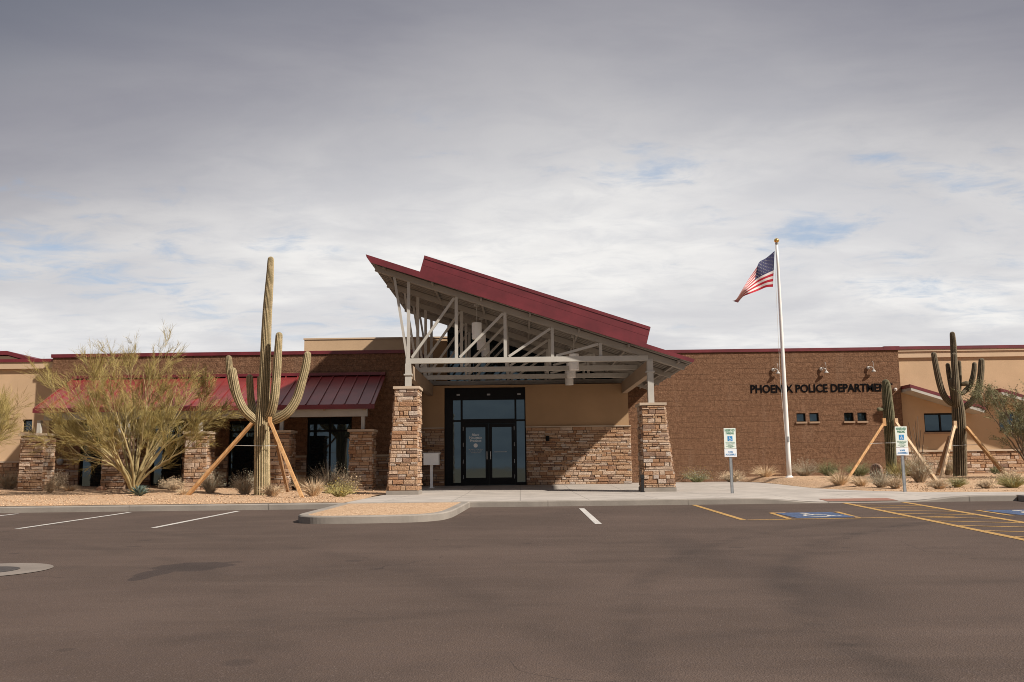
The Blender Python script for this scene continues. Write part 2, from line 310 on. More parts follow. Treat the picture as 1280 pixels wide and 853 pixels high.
M = dict(
    brick=brick_mat(), stone=stone_mat(), asphalt=asphalt_mat(), gravel=gravel_mat(),
    concrete=concrete_mat("concrete", (0.40, 0.355, 0.315), 1.52), kerb=concrete_mat("kerb_concrete", (0.265, 0.232, 0.2)),
    cap=concrete_mat("cast_cap", (0.46, 0.36, 0.27)),
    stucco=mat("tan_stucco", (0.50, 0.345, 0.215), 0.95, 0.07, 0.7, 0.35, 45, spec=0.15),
    stucco_shaded=mat("shaded_tan_stucco", (0.36, 0.23, 0.13), 0.95, 0.07, 0.7, 0.35, 45, spec=0.15),  # tan stucco with the shade under the canopy put into its colour
    cornice=mat("tan_cornice", (0.50, 0.36, 0.24), 0.9, 0.05, 1.0),
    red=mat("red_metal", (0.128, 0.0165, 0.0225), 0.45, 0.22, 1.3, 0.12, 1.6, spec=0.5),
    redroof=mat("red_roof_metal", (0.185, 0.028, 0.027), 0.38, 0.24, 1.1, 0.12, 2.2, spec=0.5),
    steel=mat("cream_steel", (0.42, 0.395, 0.355), 0.55, 0.07, 1.5, spec=0.4),
    deck=mat("roof_deck_metal", (0.23, 0.205, 0.18), 0.6, 0.08, 1.0),
    beam=mat("tan_beam", (0.30, 0.22, 0.155), 0.8, 0.06, 1.0),
    black=mat("black_frame", (0.007, 0.007, 0.008), 0.5, 0.2, 2.0, spec=0.15),
    bronze=mat("dark_panel", (0.014, 0.012, 0.012), 0.5, 0.2, 2.0),
    glass=glass_mat("dark_glass"), whiteglass=mat("frosted_shade", (0.86, 0.85, 0.83), 0.4, 0.04, 3),
    letter=mat("black_lettering", (0.005, 0.005, 0.006), 0.8, 0.1, 3.0, spec=0.05),
    white=mat("white_paint", (0.78, 0.76, 0.72), 0.5, 0.05, 3.0), linewhite=mat("worn_white_paint", (0.62, 0.58, 0.54), 0.85, 0.12, 4.0, c2=(0.62, 0.57, 0.52), fine=0.5, bscale=35),
    yellow=mat("worn_yellow_paint", (0.52, 0.30, 0.095), 0.85, 0.2, 4.0, fine=0.55, bscale=35), blue=mat("worn_blue_paint", (0.07, 0.105, 0.20), 0.85, 0.2, 4.0, fine=0.5, bscale=30),
    mat_red=mat("brick_red_mat", (0.25, 0.12, 0.085), 0.9, 0.1, 4.0, 0.4, 30),
    pole=mat("white_pole", (0.72, 0.70, 0.67), 0.35, 0.04, 2.0), gold=mat("gold_ball", (0.75, 0.47, 0.13), 0.28, 0.05, 2.0, metal=1.0),
    galv=mat("galvanised_steel", (0.30, 0.31, 0.32), 0.45, 0.15, 8.0, metal=0.4),
    signface=mat("sign_face", (0.72, 0.76, 0.70), 0.5, 0.03, 3.0), signblue=mat("sign_blue", (0.02, 0.22, 0.50), 0.5, 0.05, 3.0),
    signgreen=mat("sign_green", (0.03, 0.22, 0.12), 0.5, 0.05, 3.0), platewhite=mat("plate_white", (0.76, 0.78, 0.80), 0.5, 0.03, 3.0),
    lampgrey=mat('lamp_grey', (0.42, 0.39, 0.355), 0.5, 0.05, 3.0), sill=mat('brown_sill', (0.30, 0.2, 0.13), 0.85, 0.1, 3.0), palewood=wood_mat('pale_timber', (0.5, 0.33, 0.19), (0.68, 0.5, 0.33)),
    rafter=mat('rafter_paint', (0.30, 0.27, 0.235), 0.6, 0.07, 1.5),
    rope=mat("rope", (0.6, 0.57, 0.52), 0.8), wire=mat("wire", (0.5, 0.5, 0.48), 0.4, metal=0.5),
    mailbox=mat("grey_box_paint", (0.86, 0.86, 0.85), 0.45, 0.05, 3.0), iron=mat("cast_iron", (0.055, 0.045, 0.04), 0.7, 0.2, 12.0),
    collar=concrete_mat("manhole_collar", (0.21, 0.175, 0.15)),
    wood=wood_mat("brace_timber", (0.42, 0.215, 0.085), (0.60, 0.36, 0.17)), wood_dark=wood_mat("brace_timber_dark", (0.24, 0.13, 0.065), (0.36, 0.21, 0.11)),
    saguaro=ridge_mat("saguaro_skin", (0.10, 0.084, 0.042), (0.25, 0.196, 0.102), (0.50, 0.385, 0.235)),
    saguaro_green=ridge_mat("green_saguaro_skin", (0.04, 0.045, 0.022), (0.095, 0.092, 0.048), (0.22, 0.185, 0.115)),
    saguaro_dark=ridge_mat("dark_saguaro_skin", (0.045, 0.039, 0.026), (0.105, 0.083, 0.05), (0.24, 0.18, 0.115)),
    bark=mat("palo_verde_bark", (0.32, 0.25, 0.12), 0.8, 0.2, 4.0), twig=leaf_mat("palo_verde_twigs", (0.30, 0.232, 0.082), 0.25),
    bark_dark=mat("mesquite_bark", (0.16, 0.12, 0.085), 0.9, 0.2, 4.0), leaf=leaf_mat("mesquite_leaf", (0.19, 0.18, 0.095), 0.3),
    sage=leaf_mat("sage_leaf", (0.32, 0.31, 0.225), 0.25), shrubgreen=leaf_mat("shrub_green", (0.18, 0.18, 0.085), 0.3),
    straw=leaf_mat("dry_straw", (0.60, 0.45, 0.29), 0.25), dusty=leaf_mat("dusty_twigs", (0.40, 0.31, 0.215), 0.25),
    olive=leaf_mat("olive_leaf", (0.33, 0.28, 0.11), 0.3), flower=leaf_mat("yellow_flower", (0.62, 0.40, 0.04), 0.2),
    agave=leaf_mat("agave_leaf", (0.13, 0.175, 0.15), 0.2), barrel=ridge_mat("barrel_cactus_skin", (0.1, 0.075, 0.05), (0.22, 0.13, 0.09), (0.4, 0.25, 0.17)),
    rock=mat("brown_rock", (0.28, 0.15, 0.09), 0.9, 0.2, 6.0, 0.5, 20), flagred=mat("flag_red", (0.40, 0.010, 0.026), 0.8, 0.05, 3.0),
    flagwhite=mat("flag_white", (0.64, 0.58, 0.57), 0.8, 0.04, 3.0), flagblue=mat("flag_blue", (0.035, 0.037, 0.10), 0.8, 0.06, 3.0),
    soil=mat("desert_soil", (0.30, 0.2, 0.125), 0.95, 0.2, 0.05, c2=(0.34, 0.24, 0.15)),
)

# ------------------------------------------------------------------ mesh helpers
class MB:
    def __init__(s): s.v = []; s.f = []; s.t = []; s.mi = []; s.smooth = False
    def face(s, idx, tint=0.5, mi=0): s.f.append(tuple(idx)); s.t.append(tint); s.mi.append(mi)
    def add(s, vs):
        b = len(s.v); s.v.extend([tuple(p) for p in vs]); return b
    def quad(s, a, b, c, d, tint=0.5, mi=0):
        k = s.add((a, b, c, d)); s.face((k, k+1, k+2, k+3), tint, mi)
    def hexa(s, p, tint=0.5, mi=0):
        """8 points: bottom 4 counter-clockwise, top 4 above them"""
        k = s.add(p)
        for q in ((3, 2, 1, 0), (4, 5, 6, 7), (0, 1, 5, 4), (1, 2, 6, 5), (2, 3, 7, 6), (3, 0, 4, 7)):
            s.face([k+i for i in q], tint, mi)
    def box(s, x0, x1, y0, y1, z0, z1, tint=0.5, mi=0):
        s.hexa([(x0, y0, z0), (x1, y0, z0), (x1, y1, z0), (x0, y1, z0), (x0, y0, z1), (x1, y0, z1), (x1, y1, z1), (x0, y1, z1)], tint, mi)
    def beam(s, a, b, w, h, up=(0, 0, 1), mi=0):
        a = Vector(a); b = Vector(b); d = (b-a).normalized(); up = Vector(up)
        if abs(d.dot(up)) > 0.98: up = Vector((0, 1, 0))
        r = d.cross(up).normalized(); u = r.cross(d)
        r = r*w/2; u = u*h/2
        s.hexa([a-r-u, a+r-u, b+r-u, b-r-u, a-r+u, a+r+u, b+r+u, b-r+u], 0.5, mi)
    def prism_y(s, pts, y0, y1, mi=0):
        """polygon in x,z (counter-clockwise seen from the front) extruded in y"""
        n = len(pts); k = s.add([(x, y0, z) for x, z in pts] + [(x, y1, z) for x, z in pts])
        s.face([k+i for i in range(n)], 0.5, mi); s.face([k+n+i for i in reversed(range(n))], 0.5, mi)
        for i in range(n):
            j = (i+1) % n; s.face((k+j, k+i, k+n+i, k+n+j), 0.5, mi)
    def prism_z(s, pts, z0, z1, mi=0):
        n = len(pts); k = s.add([(x, y, z0) for x, y in pts] + [(x, y, z1) for x, y in pts])
        s.face([k+i for i in reversed(range(n))], 0.5, mi); s.face([k+n+i for i in range(n)], 0.5, mi)
        for i in range(n):
            j = (i+1) % n; s.face((k+i, k+j, k+n+j, k+n+i), 0.5, mi)
    def tube(s, pts, radii, n=8, caps=True, tint=0.5, mi=0):
        pts = [Vector(p) for p in pts]
        ref = Vector((0.31, 0.93, 0.17)); base = []
        for i, p in enumerate(pts):
            d = (pts[min(i+1, len(pts)-1)] - pts[max(i-1, 0)]).normalized()
            r = d.cross(ref); r = r.normalized() if r.length > 1e-4 else d.orthogonal().normalized()
            u = r.cross(d)
            base.append(s.add([p + (r*math.cos(2*math.pi*k/n) + u*math.sin(2*math.pi*k/n))*radii[i] for k in range(n)]))
        for i in range(len(pts)-1):
            for k in range(n):
                s.face((base[i]+k, base[i]+(k+1) % n, base[i+1]+(k+1) % n, base[i+1]+k), tint, mi)
        if caps:
            s.face([base[0]+k for k in reversed(range(n))], tint, mi); s.face([base[-1]+k for k in range(n)], tint, mi)
    def lathe(s, c, prof, n=20, mi=0):
        """prof: (radius, z) going up"""
        c = Vector(c); b = [s.add([(c.x + r*math.cos(2*math.pi*k/n), c.y + r*math.sin(2*math.pi*k/n), c.z + z) for k in range(n)]) for r, z in prof]
        for i in range(len(prof)-1):
            for k in range(n): s.face((b[i]+k, b[i]+(k+1) % n, b[i+1]+(k+1) % n, b[i+1]+k), 0.5, mi)
        s.face([b[0]+k for k in reversed(range(n))], 0.5, mi); s.face([b[-1]+k for k in range(n)], 0.5, mi)
    def build(s, name, m, parent=None, smooth=False, flip=False):
        off = Vector((0, 0, 0))
        if parent is not None:
            q = parent
            while q is not None: off += q.location; q = q.parent
        me = bpy.data.meshes.new(name)
        me.from_pydata([(x-off.x, y-off.y, z-off.z) for x, y, z in s.v], [], s.f)
        ms = m if isinstance(m, (list, tuple)) else [m]
        for q in ms: me.materials.append(q)
        if len(ms) > 1: me.polygons.foreach_set('material_index', s.mi)
        at_ = me.attributes.new('tint', 'FLOAT', 'FACE'); at_.data.foreach_set('value', s.t)
        if smooth: me.polygons.foreach_set('use_smooth', [True]*len(me.polygons))
        me.update(); me.validate()
        o = bpy.data.objects.new(name, me); col.objects.link(o)
        if parent is not None: o.parent = parent
        return o

def tag(o, label=None, cat=None, group=None, kind=None):
    if label: o['label'] = label
    if cat: o['category'] = cat
    if group: o['group'] = group
    if kind: o['kind'] = kind
    return o
def thing(name, loc, label, cat, group=None):
    o = bpy.data.objects.new(name, None); col.objects.link(o); o.location = loc; o.empty_display_size = 0.2
    return tag(o, label, cat, group)
def struct(o): o['kind'] = 'structure'; return o
def copy_tree(o, parent=None):
    c = o.copy(); col.objects.link(c); c.parent = parent
    for ch in [q for q in list(o.children)]: copy_tree(ch, c)
    return c
def text_mesh(name, s, size, extrude, m, parent, loc, width=None, bold=0.0, rot=(math.pi/2, 0, 0), align='LEFT', spacing=1.0):
    cu = bpy.data.curves.new(name, 'FONT'); cu.body = s; cu.size = size; cu.extrude = extrude; cu.offset = bold
    cu.align_x = align; cu.space_character = spacing; cu.resolution_u = 3
    tmp = bpy.data.objects.new(name + "_curve", cu); col.objects.link(tmp)
    dg = bpy.context.evaluated_depsgraph_get(); dg.update()
    me = bpy.data.meshes.new_from_object(tmp.evaluated_get(dg))
    bpy.data.objects.remove(tmp); bpy.data.curves.remove(cu)
    xs = [v.co.x for v in me.vertices]
    if width:
        k = width/(max(xs)-min(xs)); x0 = min(xs)
        for v in me.vertices: v.co.x = (v.co.x - (x0 if align == 'LEFT' else 0))*k
    me.transform(Matrix.Translation(loc) @ Matrix.Rotation(rot[2], 4, 'Z') @ Matrix.Rotation(rot[0], 4, 'X'))
    me.name = name
    if parent is not None:
        off = Vector((0, 0, 0)); q = parent
        while q is not None: off += q.location; q = q.parent
        me.transform(Matrix.Translation(-off))
    me.materials.clear(); me.materials.append(m)
    o = bpy.data.objects.new(name, me); col.objects.link(o)
    if parent is not None: o.parent = parent
    return o

# ------------------------------------------------------------------ ground heights
def clamp(x, a=0.0, b=1.0): return max(a, min(b, x))
def sm(x): x = clamp(x); return x*x*(3-2*x)
KY = 20.0
def lotz(Y): return -0.53 + 0.0142*Y
def ramp(X):
    if X < 5.0 or X > 9.9: return 0.0
    if X < 6.7: return sm((X-5.0)/1.7)
    if X < 8.3: return 1.0
    return sm((9.9-X)/1.6)
def walkz(X, Y):
    z = -0.121 + 0.0018*clamp(Y-KY, 0, 6) + 0.108*sm((Y-26)/6)
    return z - 0.108*ramp(X)*clamp(1-(Y-KY)/2.2)
FRONT = [(8.2, 34.4), (8.35, 31.2), (8.7, 27.0), (9.2, 24.2), (10.0, 22.7), (12.0, 22.05), (30, 21.9)]
def yfront(X):
    for (a, ya), (b, yb) in zip(FRONT, FRONT[1:]):
        if a <= X <= b: return ya + (yb-ya)*(X-a)/(b-a)
    return 99
def gz(X, Y):
    if Y < KY: return lotz(Y)
    z = walkz(X, Y)
    if X < -3.85: return z + 0.015 + 0.13*clamp((Y-21.5)/9)*clamp((-X-4.5)/8)
    if X >= 8.2 and Y > yfront(X): return z + 0.015 + 0.16*sm((Y-yfront(X))/6.0)
    return z
def gp(u, v):
    d = ray(u, v); t0 = 6.0/d.y
    for k in range(3000):
        p = CAM + d*t0
        if p.z <= gz(p.x, p.y) or p.y > 34: return Vector((p.x, p.y, gz(p.x, p.y)))
        t0 += 0.02/d.y
    return p

def sheet(name, xs, ys, zf, m, dz=0.0):
    mb = MB(); n = len(xs)
    for y in ys: mb.add([(x, y, zf(x, y)+dz) for x in xs])
    for j in range(len(ys)-1):
        for i in range(n-1): mb.face((j*n+i, j*n+i+1, (j+1)*n+i+1, (j+1)*n+i))
    return mb.build(name, m, None, True)
def lin(a, b, n): return [a+(b-a)*i/n for i in range(n+1)]

# far ground, lot, sidewalk, beds
g = MB(); g.quad((-3000, -3000, -1.3), (3000, -3000, -1.3), (3000, 3000, -1.3), (-3000, 3000, -1.3)); struct(g.build("ground", M['soil']))
struct(sheet("parking_lot", lin(-60, 60, 24), lin(-34, KY+0.02, 12), lambda x, y: lotz(y), M['asphalt']))
struct(sheet("sidewalk", lin(-3.86, 5, 9) + lin(5.2, 10.2, 25) + lin(10.5, 34, 6), lin(KY+0.16, 23.0, 10) + lin(23.5, 34.6, 8), walkz, M['concrete']))
random.seed(4)
def bedz(x, y): return gz(x, y) + 0.02*math.sin(x*1.7+y*0.6)*math.sin(y*1.3+1)*clamp((y-KY-0.4)/1.5)
struct(sheet("gravel_bed", lin(-34, -4.2, 60) + [-3.9], lin(KY+0.16, 33.6, 34), lambda x, y: bedz(x, y) if x < -4.0 else bedz(-4.1, y)-0.012, M['gravel']))
def right_bed():
    mb = MB(); xs = lin(8.2, 14, 40) + lin(14.4, 34, 30); nr = 30
    for x in xs:
        yf = yfront(x)
        for j in range(nr+1):
            y = yf + (34.75-yf)*j/nr; mb.add([(x, y, gz(x, y+1e-3) + (0.02*math.sin(x*1.9+y)*math.sin(y*1.2) if j > 1 else 0) - (0.014 if j == 0 else 0))])
    for i in range(len(xs)-1):
        for j in range(nr):
            a = i*(nr+1)+j; mb.face((a, a+nr+1, a+nr+2, a+1))
    return struct(mb.build("gravel_bed", M['gravel'], None, True))
right_bed()

def kerb_run(name, path, zbase, ztop, width=0.15, inward=None):
    """kerb swept along path; inward gives the offset direction to its back edge for each point"""
    mb = MB(); pr = []
    for (x, y), (ix, iy) in zip(path, inward):
        b = zbase(x, y); tz = ztop(x, y)
        pr.append(mb.add([(x, y, b-0.05), (x, y, tz-0.02), (x+ix*0.02, y+iy*0.02, tz), (x+ix*width, y+iy*width, tz), (x+ix*width, y+iy*width, b-0.05)]))
    for a, b in zip(pr, pr[1:]):
        for k in range(4): mb.face((a+k, b+k, b+k+1, a+k+1))
    return struct(mb.build(name, M['kerb']))
def kerbtop(x, y): return lotz(KY) + 0.127 - 0.112*ramp(x)
# one straight kerb in lengths of 3 m with fine joints
xk = -36.0
while xk < 10.7:
    x1 = min(xk+3.05, 10.78)
    pts = [(x, KY) for x in lin(xk+0.004, x1-0.004, 12)]
    kerb_run("kerb", pts, lambda x, y: lotz(y), kerbtop, 0.17, [(0, 1)]*len(pts)); xk = x1
# peninsula at the right edge
pts = [(10.8, 20.0), (10.72, 19.0), (10.72, 17.0), (10.8, 15.6), (11.1, 15.1), (11.6, 14.9), (14, 14.9)]
inw = [(1, 0), (1, 0), (1, 0), (0.95, 0.3), (0.7, 0.7), (0.3, 0.95), (0, 1)]
kerb_run("kerb", pts, lambda x, y: lotz(y), lambda x, y: lotz(y)+0.127, 0.16, inw)
g = MB(); g.prism_z([(10.9, 15.3), (14, 15.3), (14, 20.2), (10.9, 20.2)], -0.4, -0.2); g.build("gravel_bed", M['gravel'])['kind'] = 'structure'
# island in front of the entrance
isl = [(-1.10, 20.02), (-1.16, 18.6), (-1.24, 17.0), (-1.32, 16.4), (-1.45, 16.02), (-1.75, 15.72), (-2.2, 15.60), (-3.0, 15.53), (-3.45, 15.56), (-3.72, 15.72), (-3.86, 15.98), (-3.92, 16.4), (-3.9, 18.0), (-3.88, 20.02)]
def smooth_path(p, n=5):
    out = []
    for i in range(len(p)-1):
        q = [Vector(p[max(i-1, 0)]), Vector(p[i]), Vector(p[i+1]), Vector(p[min(i+2, len(p)-1)])]
        for k in range(n):
            f = k/n; c = 0.5*((2*q[1])+(-q[0]+q[2])*f+(2*q[0]-5*q[1]+4*q[2]-q[3])*f*f+(-q[0]+3*q[1]-3*q[2]+q[3])*f**3); out.append((c.x, c.y))
    return out+[p[-1]]
isl = smooth_path(isl)
ic = Vector((-2.5, 17.8))
iin = []
for i, (x, y) in enumerate(isl):
    a = Vector(isl[max(i-1, 0)]); b = Vector(isl[min(i+1, len(isl)-1)]); d = (b-a).normalized(); n_ = Vector((d.y, -d.x))
    if n_.dot(ic-Vector((x, y))) < 0: n_ = -n_
    iin.append((n_.x, n_.y))
kerb_run("kerb", isl, lambda x, y: lotz(y), lambda x, y: lotz(y)+0.13, 0.16, iin)
g = MB(); inner = [(x+a*0.155, y+b*0.155) for (x, y), (a, b) in zip(isl, iin)]
k = g.add([(x, y, lotz(y)+0.112) for x, y in inner] + [(ic.x, ic.y, lotz(ic.y)+0.16)])
for i in range(len(inner)): g.face((k+(i+1) % len(inner), k+i, k+len(inner)))
struct(g.build("gravel_bed", M['gravel'], None, True))

# ------------------------------------------------------------------ painted markings
def strip(mb, a, b, w, z=0.004):
    a = Vector(a); b = Vector(b); d = (b-a).normalized(); n_ = Vector((-d.y, d.x))*w/2; k = 8
    for i in range(k):
        p = a+(b-a)*i/k; q = a+(b-a)*(i+1)/k
        mb.quad(*[(c.x, c.y, lotz(c.y)+z) for c in (p-n_, q-n_, q+n_, p+n_)])
def line(name, a, b, w, m):
    mb = MB(); strip(mb, a, b, w); return struct(mb.build(name, m))
for x, y0 in ((-10.78, 15.2), (-8.37, 15.25), (-6.04, 15.1), (-13.2, 15.2)):
    line("parking_line", (x, y0), (x, 19.6), 0.1, M['linewhite'])
line("parking_line", (1.25, 14.8), (1.27, 19.1), 0.11, M['linewhite'])
line("parking_line", (3.7, 15.3), (3.75, 19.9), 0.105, M['yellow'])
line("parking_line", (3.76, 15.28), (7.3, 15.55), 0.09, M['yellow'])
line("parking_line", (4.62, 17.0), (4.5, 15.45), 0.09, M['yellow']); line("parking_line", (5.86, 17.1), (5.68, 15.5), 0.09, M['yellow'])
line("parking_line", (4.62, 17.05), (4.9, 17.05), 0.08, M['yellow']); line("parking_line", (8.38, 17.0), (8.62, 17.05), 0.09, M['yellow']); line("parking_line", (8.42, 17.0), (8.3, 15.6), 0.09, M['yellow'])
line("hatch_line", (7.03, 20.0), (6.17, 11.0), 0.12, M['yellow']); line("hatch_line", (8.32, 20.0), (7.5, 12.6), 0.12, M['yellow'])
for i in range(9):
    yy = 19.2-i*0.92; xa = 7.03-(20-yy)*0.0956; xb = 8.32-(20-yy+0.55)*0.111
    line("hatch_line", (xa+0.05, yy), (xb-0.05, yy-0.55), 0.09, M['yellow'])

def isa_polys():
    """the access symbol in a unit square, as thick strokes"""
    out = []
    def stroke(a, b, w):
        a = Vector(a); b = Vector(b); d = (b-a).normalized(); n_ = Vector((-d.y, d.x))*w/2; e_ = d*w*0.3
        out.append([a-n_-e_, b-n_+e_, b+n_+e_, a+n_-e_])
    out.append([Vector((0.42+0.085*math.cos(q*math.pi/6), 0.86+0.085*math.sin(q*math.pi/6))) for q in range(12)])
    stroke((0.43, 0.72), (0.46, 0.45), 0.10); stroke((0.45, 0.6), (0.66, 0.6), 0.07); stroke((0.46, 0.45), (0.7, 0.45), 0.09)
    stroke((0.7, 0.45), (0.8, 0.19), 0.085); stroke((0.8, 0.19), (0.9, 0.22), 0.07)
    for i in range(14):
        a = rad(118+i*17); b = rad(118+(i+1)*17)
        out.append([Vector((0.46+r*math.cos(q), 0.33+r*math.sin(q))) for r, q in ((0.27, a), (0.27, b), (0.2, b), (0.2, a))])
    return out
def blue_square(x0, x1, y0, y1):
    mb = MB(); k = 6
    for i in range(k):
        ya = y0+(y1-y0)*i/k; yb = y0+(y1-y0)*(i+1)/k
        mb.quad((x0, ya, lotz(ya)+0.004), (x1, ya, lotz(ya)+0.004), (x1, yb, lotz(yb)+0.004), (x0, yb, lotz(yb)+0.004))
    struct(mb.build("accessible_bay_marking", M['blue']))
    mb = MB()
    for pl in isa_polys():
        pts = [(x0+(x1-x0)*(0.1+0.8*p.x), y0+(y1-y0)*(0.08+0.84*p.y)) for p in pl]
        b = mb.add([(x, y, lotz(y)+0.008) for x, y in pts]); mb.face([b+i for i in range(len(pts))])
    struct(mb.build("accessible_bay_symbol", M['linewhite']))
blue_square(4.68, 5.72, 15.6, 17.0); blue_square(8.5, 9.7, 15.7, 17.05)
mb = MB()
for j in range(4):
    ya = KY+0.2+j*0.16; yb = ya+0.16
    mb.quad((6.75, ya, walkz(6.9, ya)+0.006), (8.3, ya, walkz(8.0, ya)+0.006), (8.3, yb, walkz(8.0, yb)+0.006), (6.75, yb, walkz(6.9, yb)+0.006))
struct(mb.build("tactile_ramp_mat", M['mat_red']))
# manhole
mb = MB(); c0 = Vector((-5.52, 9.48)); n = 40
for r0, r1 in ((0.33, 0.64),):
    k = mb.add([(c0.x+r*math.cos(2*math.pi*i/n), c0.y+r*math.sin(2*math.pi*i/n), lotz(c0.y+r*math.sin(2*math.pi*i/n))+0.006) for r in (r0, r1) for i in range(n)])
    for i in range(n): mb.face((k+i, k+(i+1) % n, k+n+(i+1) % n, k+n+i)[::-1])
mh = thing("manhole_cover", (c0.x, c0.y, lotz(c0.y)), "round iron manhole cover in a pale concrete collar, set in the asphalt", "manhole")
mb.build("concrete_collar", M['collar'], mh)
mb = MB(); k = mb.add([(c0.x+0.325*math.cos(2*math.pi*i/n), c0.y+0.325*math.sin(2*math.pi*i/n), lotz(c0.y)+0.0142*0.325*math.sin(2*math.pi*i/n)+0.008) for i in range(n)])
mb.face([k+i for i in range(n)]); mb.build("cover_plate", M['iron'], mh)

# ------------------------------------------------------------------ stone veneer
def stones(mb, o, ux, n_, xr, z0, z1, rnd, big=0.87, holes=()):
    """ledge stones on a face: o origin, ux along, n_ outwards, xr(z) -> (x0, x1); each stone a chamfered block"""
    o = Vector(o); ux = Vector(ux); n_ = Vector(n_); z = z0
    while z < z1-0.02:
        h = rnd.choice((0.055, 0.07, 0.085, 0.1, 0.125, 0.15))*big
        if z+h > z1-0.04: h = z1-z
        xa, xb = xr(z+h/2); x = xa - rnd.random()*0.2
        while x < xb-1e-3:
            l = (0.12 + rnd.random()**1.5*0.42)*big*(0.85+h*2.0)
            a = max(x, xa); b = min(x+l, xb)
            if xb-b < 0.07: b = xb; l = b-x
            x += l
            if b-a < 0.03: continue
            if any(a < hx1 and b > hx0 and z < hz1 and z+h > hz0 for hx0, hx1, hz0, hz1 in holes):
                for hx0, hx1, hz0, hz1 in holes:
                    if z < hz1 and z+h > hz0:
                        if a < hx0 < b: b = hx0
                        elif a < hx1 < b: a = hx1
                        elif a >= hx0 and b <= hx1: a = b
                if b-a < 0.03: continue
            gp_ = 0.006; d = 0.014+rnd.random()*0.032; c = min(0.012, (b-a)*0.2, h*0.2)
            tint = 0.06+0.94*rnd.betavariate(1.9, 1.5)
            A, B, Z0, Z1 = a+gp_, b-gp_, z+gp_*0.7, z+h-gp_*0.7
            j = lambda: (rnd.random()-0.5)*0.012
            P = lambda xx, zz, dd: o + ux*xx + n_*dd + Vector((0, 0, zz))
            k = mb.add([P(A, Z0, -0.01), P(B, Z0, -0.01), P(B, Z1, -0.01), P(A, Z1, -0.01),
                        P(A, Z0, d-c), P(B, Z0, d-c), P(B, Z1, d-c), P(A, Z1, d-c),
                        P(A+c, Z0+c, d+j()), P(B-c, Z0+c, d+j()), P(B-c, Z1-c, d+j()), P(A+c, Z1-c, d+j())])
            for q in range(4):
                r = (q+1) % 4
                mb.face((k+q, k+r, k+4+r, k+4+q), tint); mb.face((k+4+q, k+4+r, k+8+r, k+8+q), tint)
            mb.face((k+8, k+9, k+10, k+11), tint)
        z += h
def stone_pier(x0, x1, y0, y1, z0, z1, t0, t1, rnd, front_taper=0.0):
    """pier with footprint x0..x1, y0..y1; the top is t0..t1 wide in x"""
    mb = MB()
    L = lambda z: x0+(t0-x0)*(z-z0)/(z1-z0)
    Rr = lambda z: x1+(t1-x1)*(z-z0)/(z1-z0)
    # core
    i = 0.012
    mb.hexa([(x0+i, y0+i, z0), (x1-i, y0+i, z0), (x1-i, y1-i, z0), (x0+i, y1-i, z0), (t0+i, y0+i, z1), (t1-i, y0+i, z1), (t1-i, y1-i, z1), (t0+i, y1-i, z1)], 0.02)
    stones(mb, (0, y0, 0), (1, 0, 0), (0, -1, 0), lambda z: (L(z), Rr(z)), z0, z1, rnd)
    stones(mb, (0, y1, 0), (-1, 0, 0), (0, 1, 0), lambda z: (-Rr(z), -L(z)), z0, z1, rnd)
    for side, base, top in ((-1, x0, t0), (1, x1, t1)):
        # side faces follow the taper: build flat, then shear
        s0 = len(mb.v)
        stones(mb, (0, 0, 0), (0, 1 if side > 0 else -1, 0), (side, 0, 0), lambda z: (y0, y1) if side > 0 else (-y1, -y0), z0, z1, rnd)
        for q in range(s0, len(mb.v)):
            X, Y, Z = mb.v[q]; mb.v[q] = (X + base+(top-base)*(Z-z0)/(z1-z0), Y, Z)
    return mb

def wall_holes(mb, x0, x1, z0, z1, Y, holes, depth=0.16, thick=0.3):
    """wall facing -y with openings; adds reveals, top and ends"""
    xs = sorted({x0, x1, *[h[0] for h in holes], *[h[1] for h in holes]}); zs = sorted({z0, z1, *[h[2] for h in holes], *[h[3] for h in holes]})
    for a, b in zip(xs, xs[1:]):
        for c, d in zip(zs, zs[1:]):
            mx, mz = (a+b)/2, (c+d)/2
            if any(h[0] < mx < h[1] and h[2] < mz < h[3] for h in holes): continue
            mb.quad((a, Y, c), (b, Y, c), (b, Y, d), (a, Y, d))
    for h in holes:
        a, b, c, d = h; Y2 = Y+depth
        mb.quad((a, Y, c), (a, Y, d), (a, Y2, d), (a, Y2, c)); mb.quad((b, Y, d), (b, Y, c), (b, Y2, c), (b, Y2, d))
        mb.quad((a, Y, d), (b, Y, d), (b, Y2, d), (a, Y2, d)); mb.quad((b, Y, c), (a, Y, c), (a, Y2, c), (b, Y2, c))
    Y2 = Y+thick
    mb.quad((x0, Y, z1), (x1, Y, z1), (x1, Y2, z1), (x0, Y2, z1)); mb.quad((x0, Y, z0), (x0, Y, z1), (x0, Y2, z1), (x0, Y2, z0)); mb.quad((x1, Y, z1), (x1, Y, z0), (x1, Y2, z0), (x1, Y2, z1))
    mb.quad((x0, Y2, z0), (x0, Y2, z1), (x1, Y2, z1), (x1, Y2, z0)) if not holes else None
    return mb

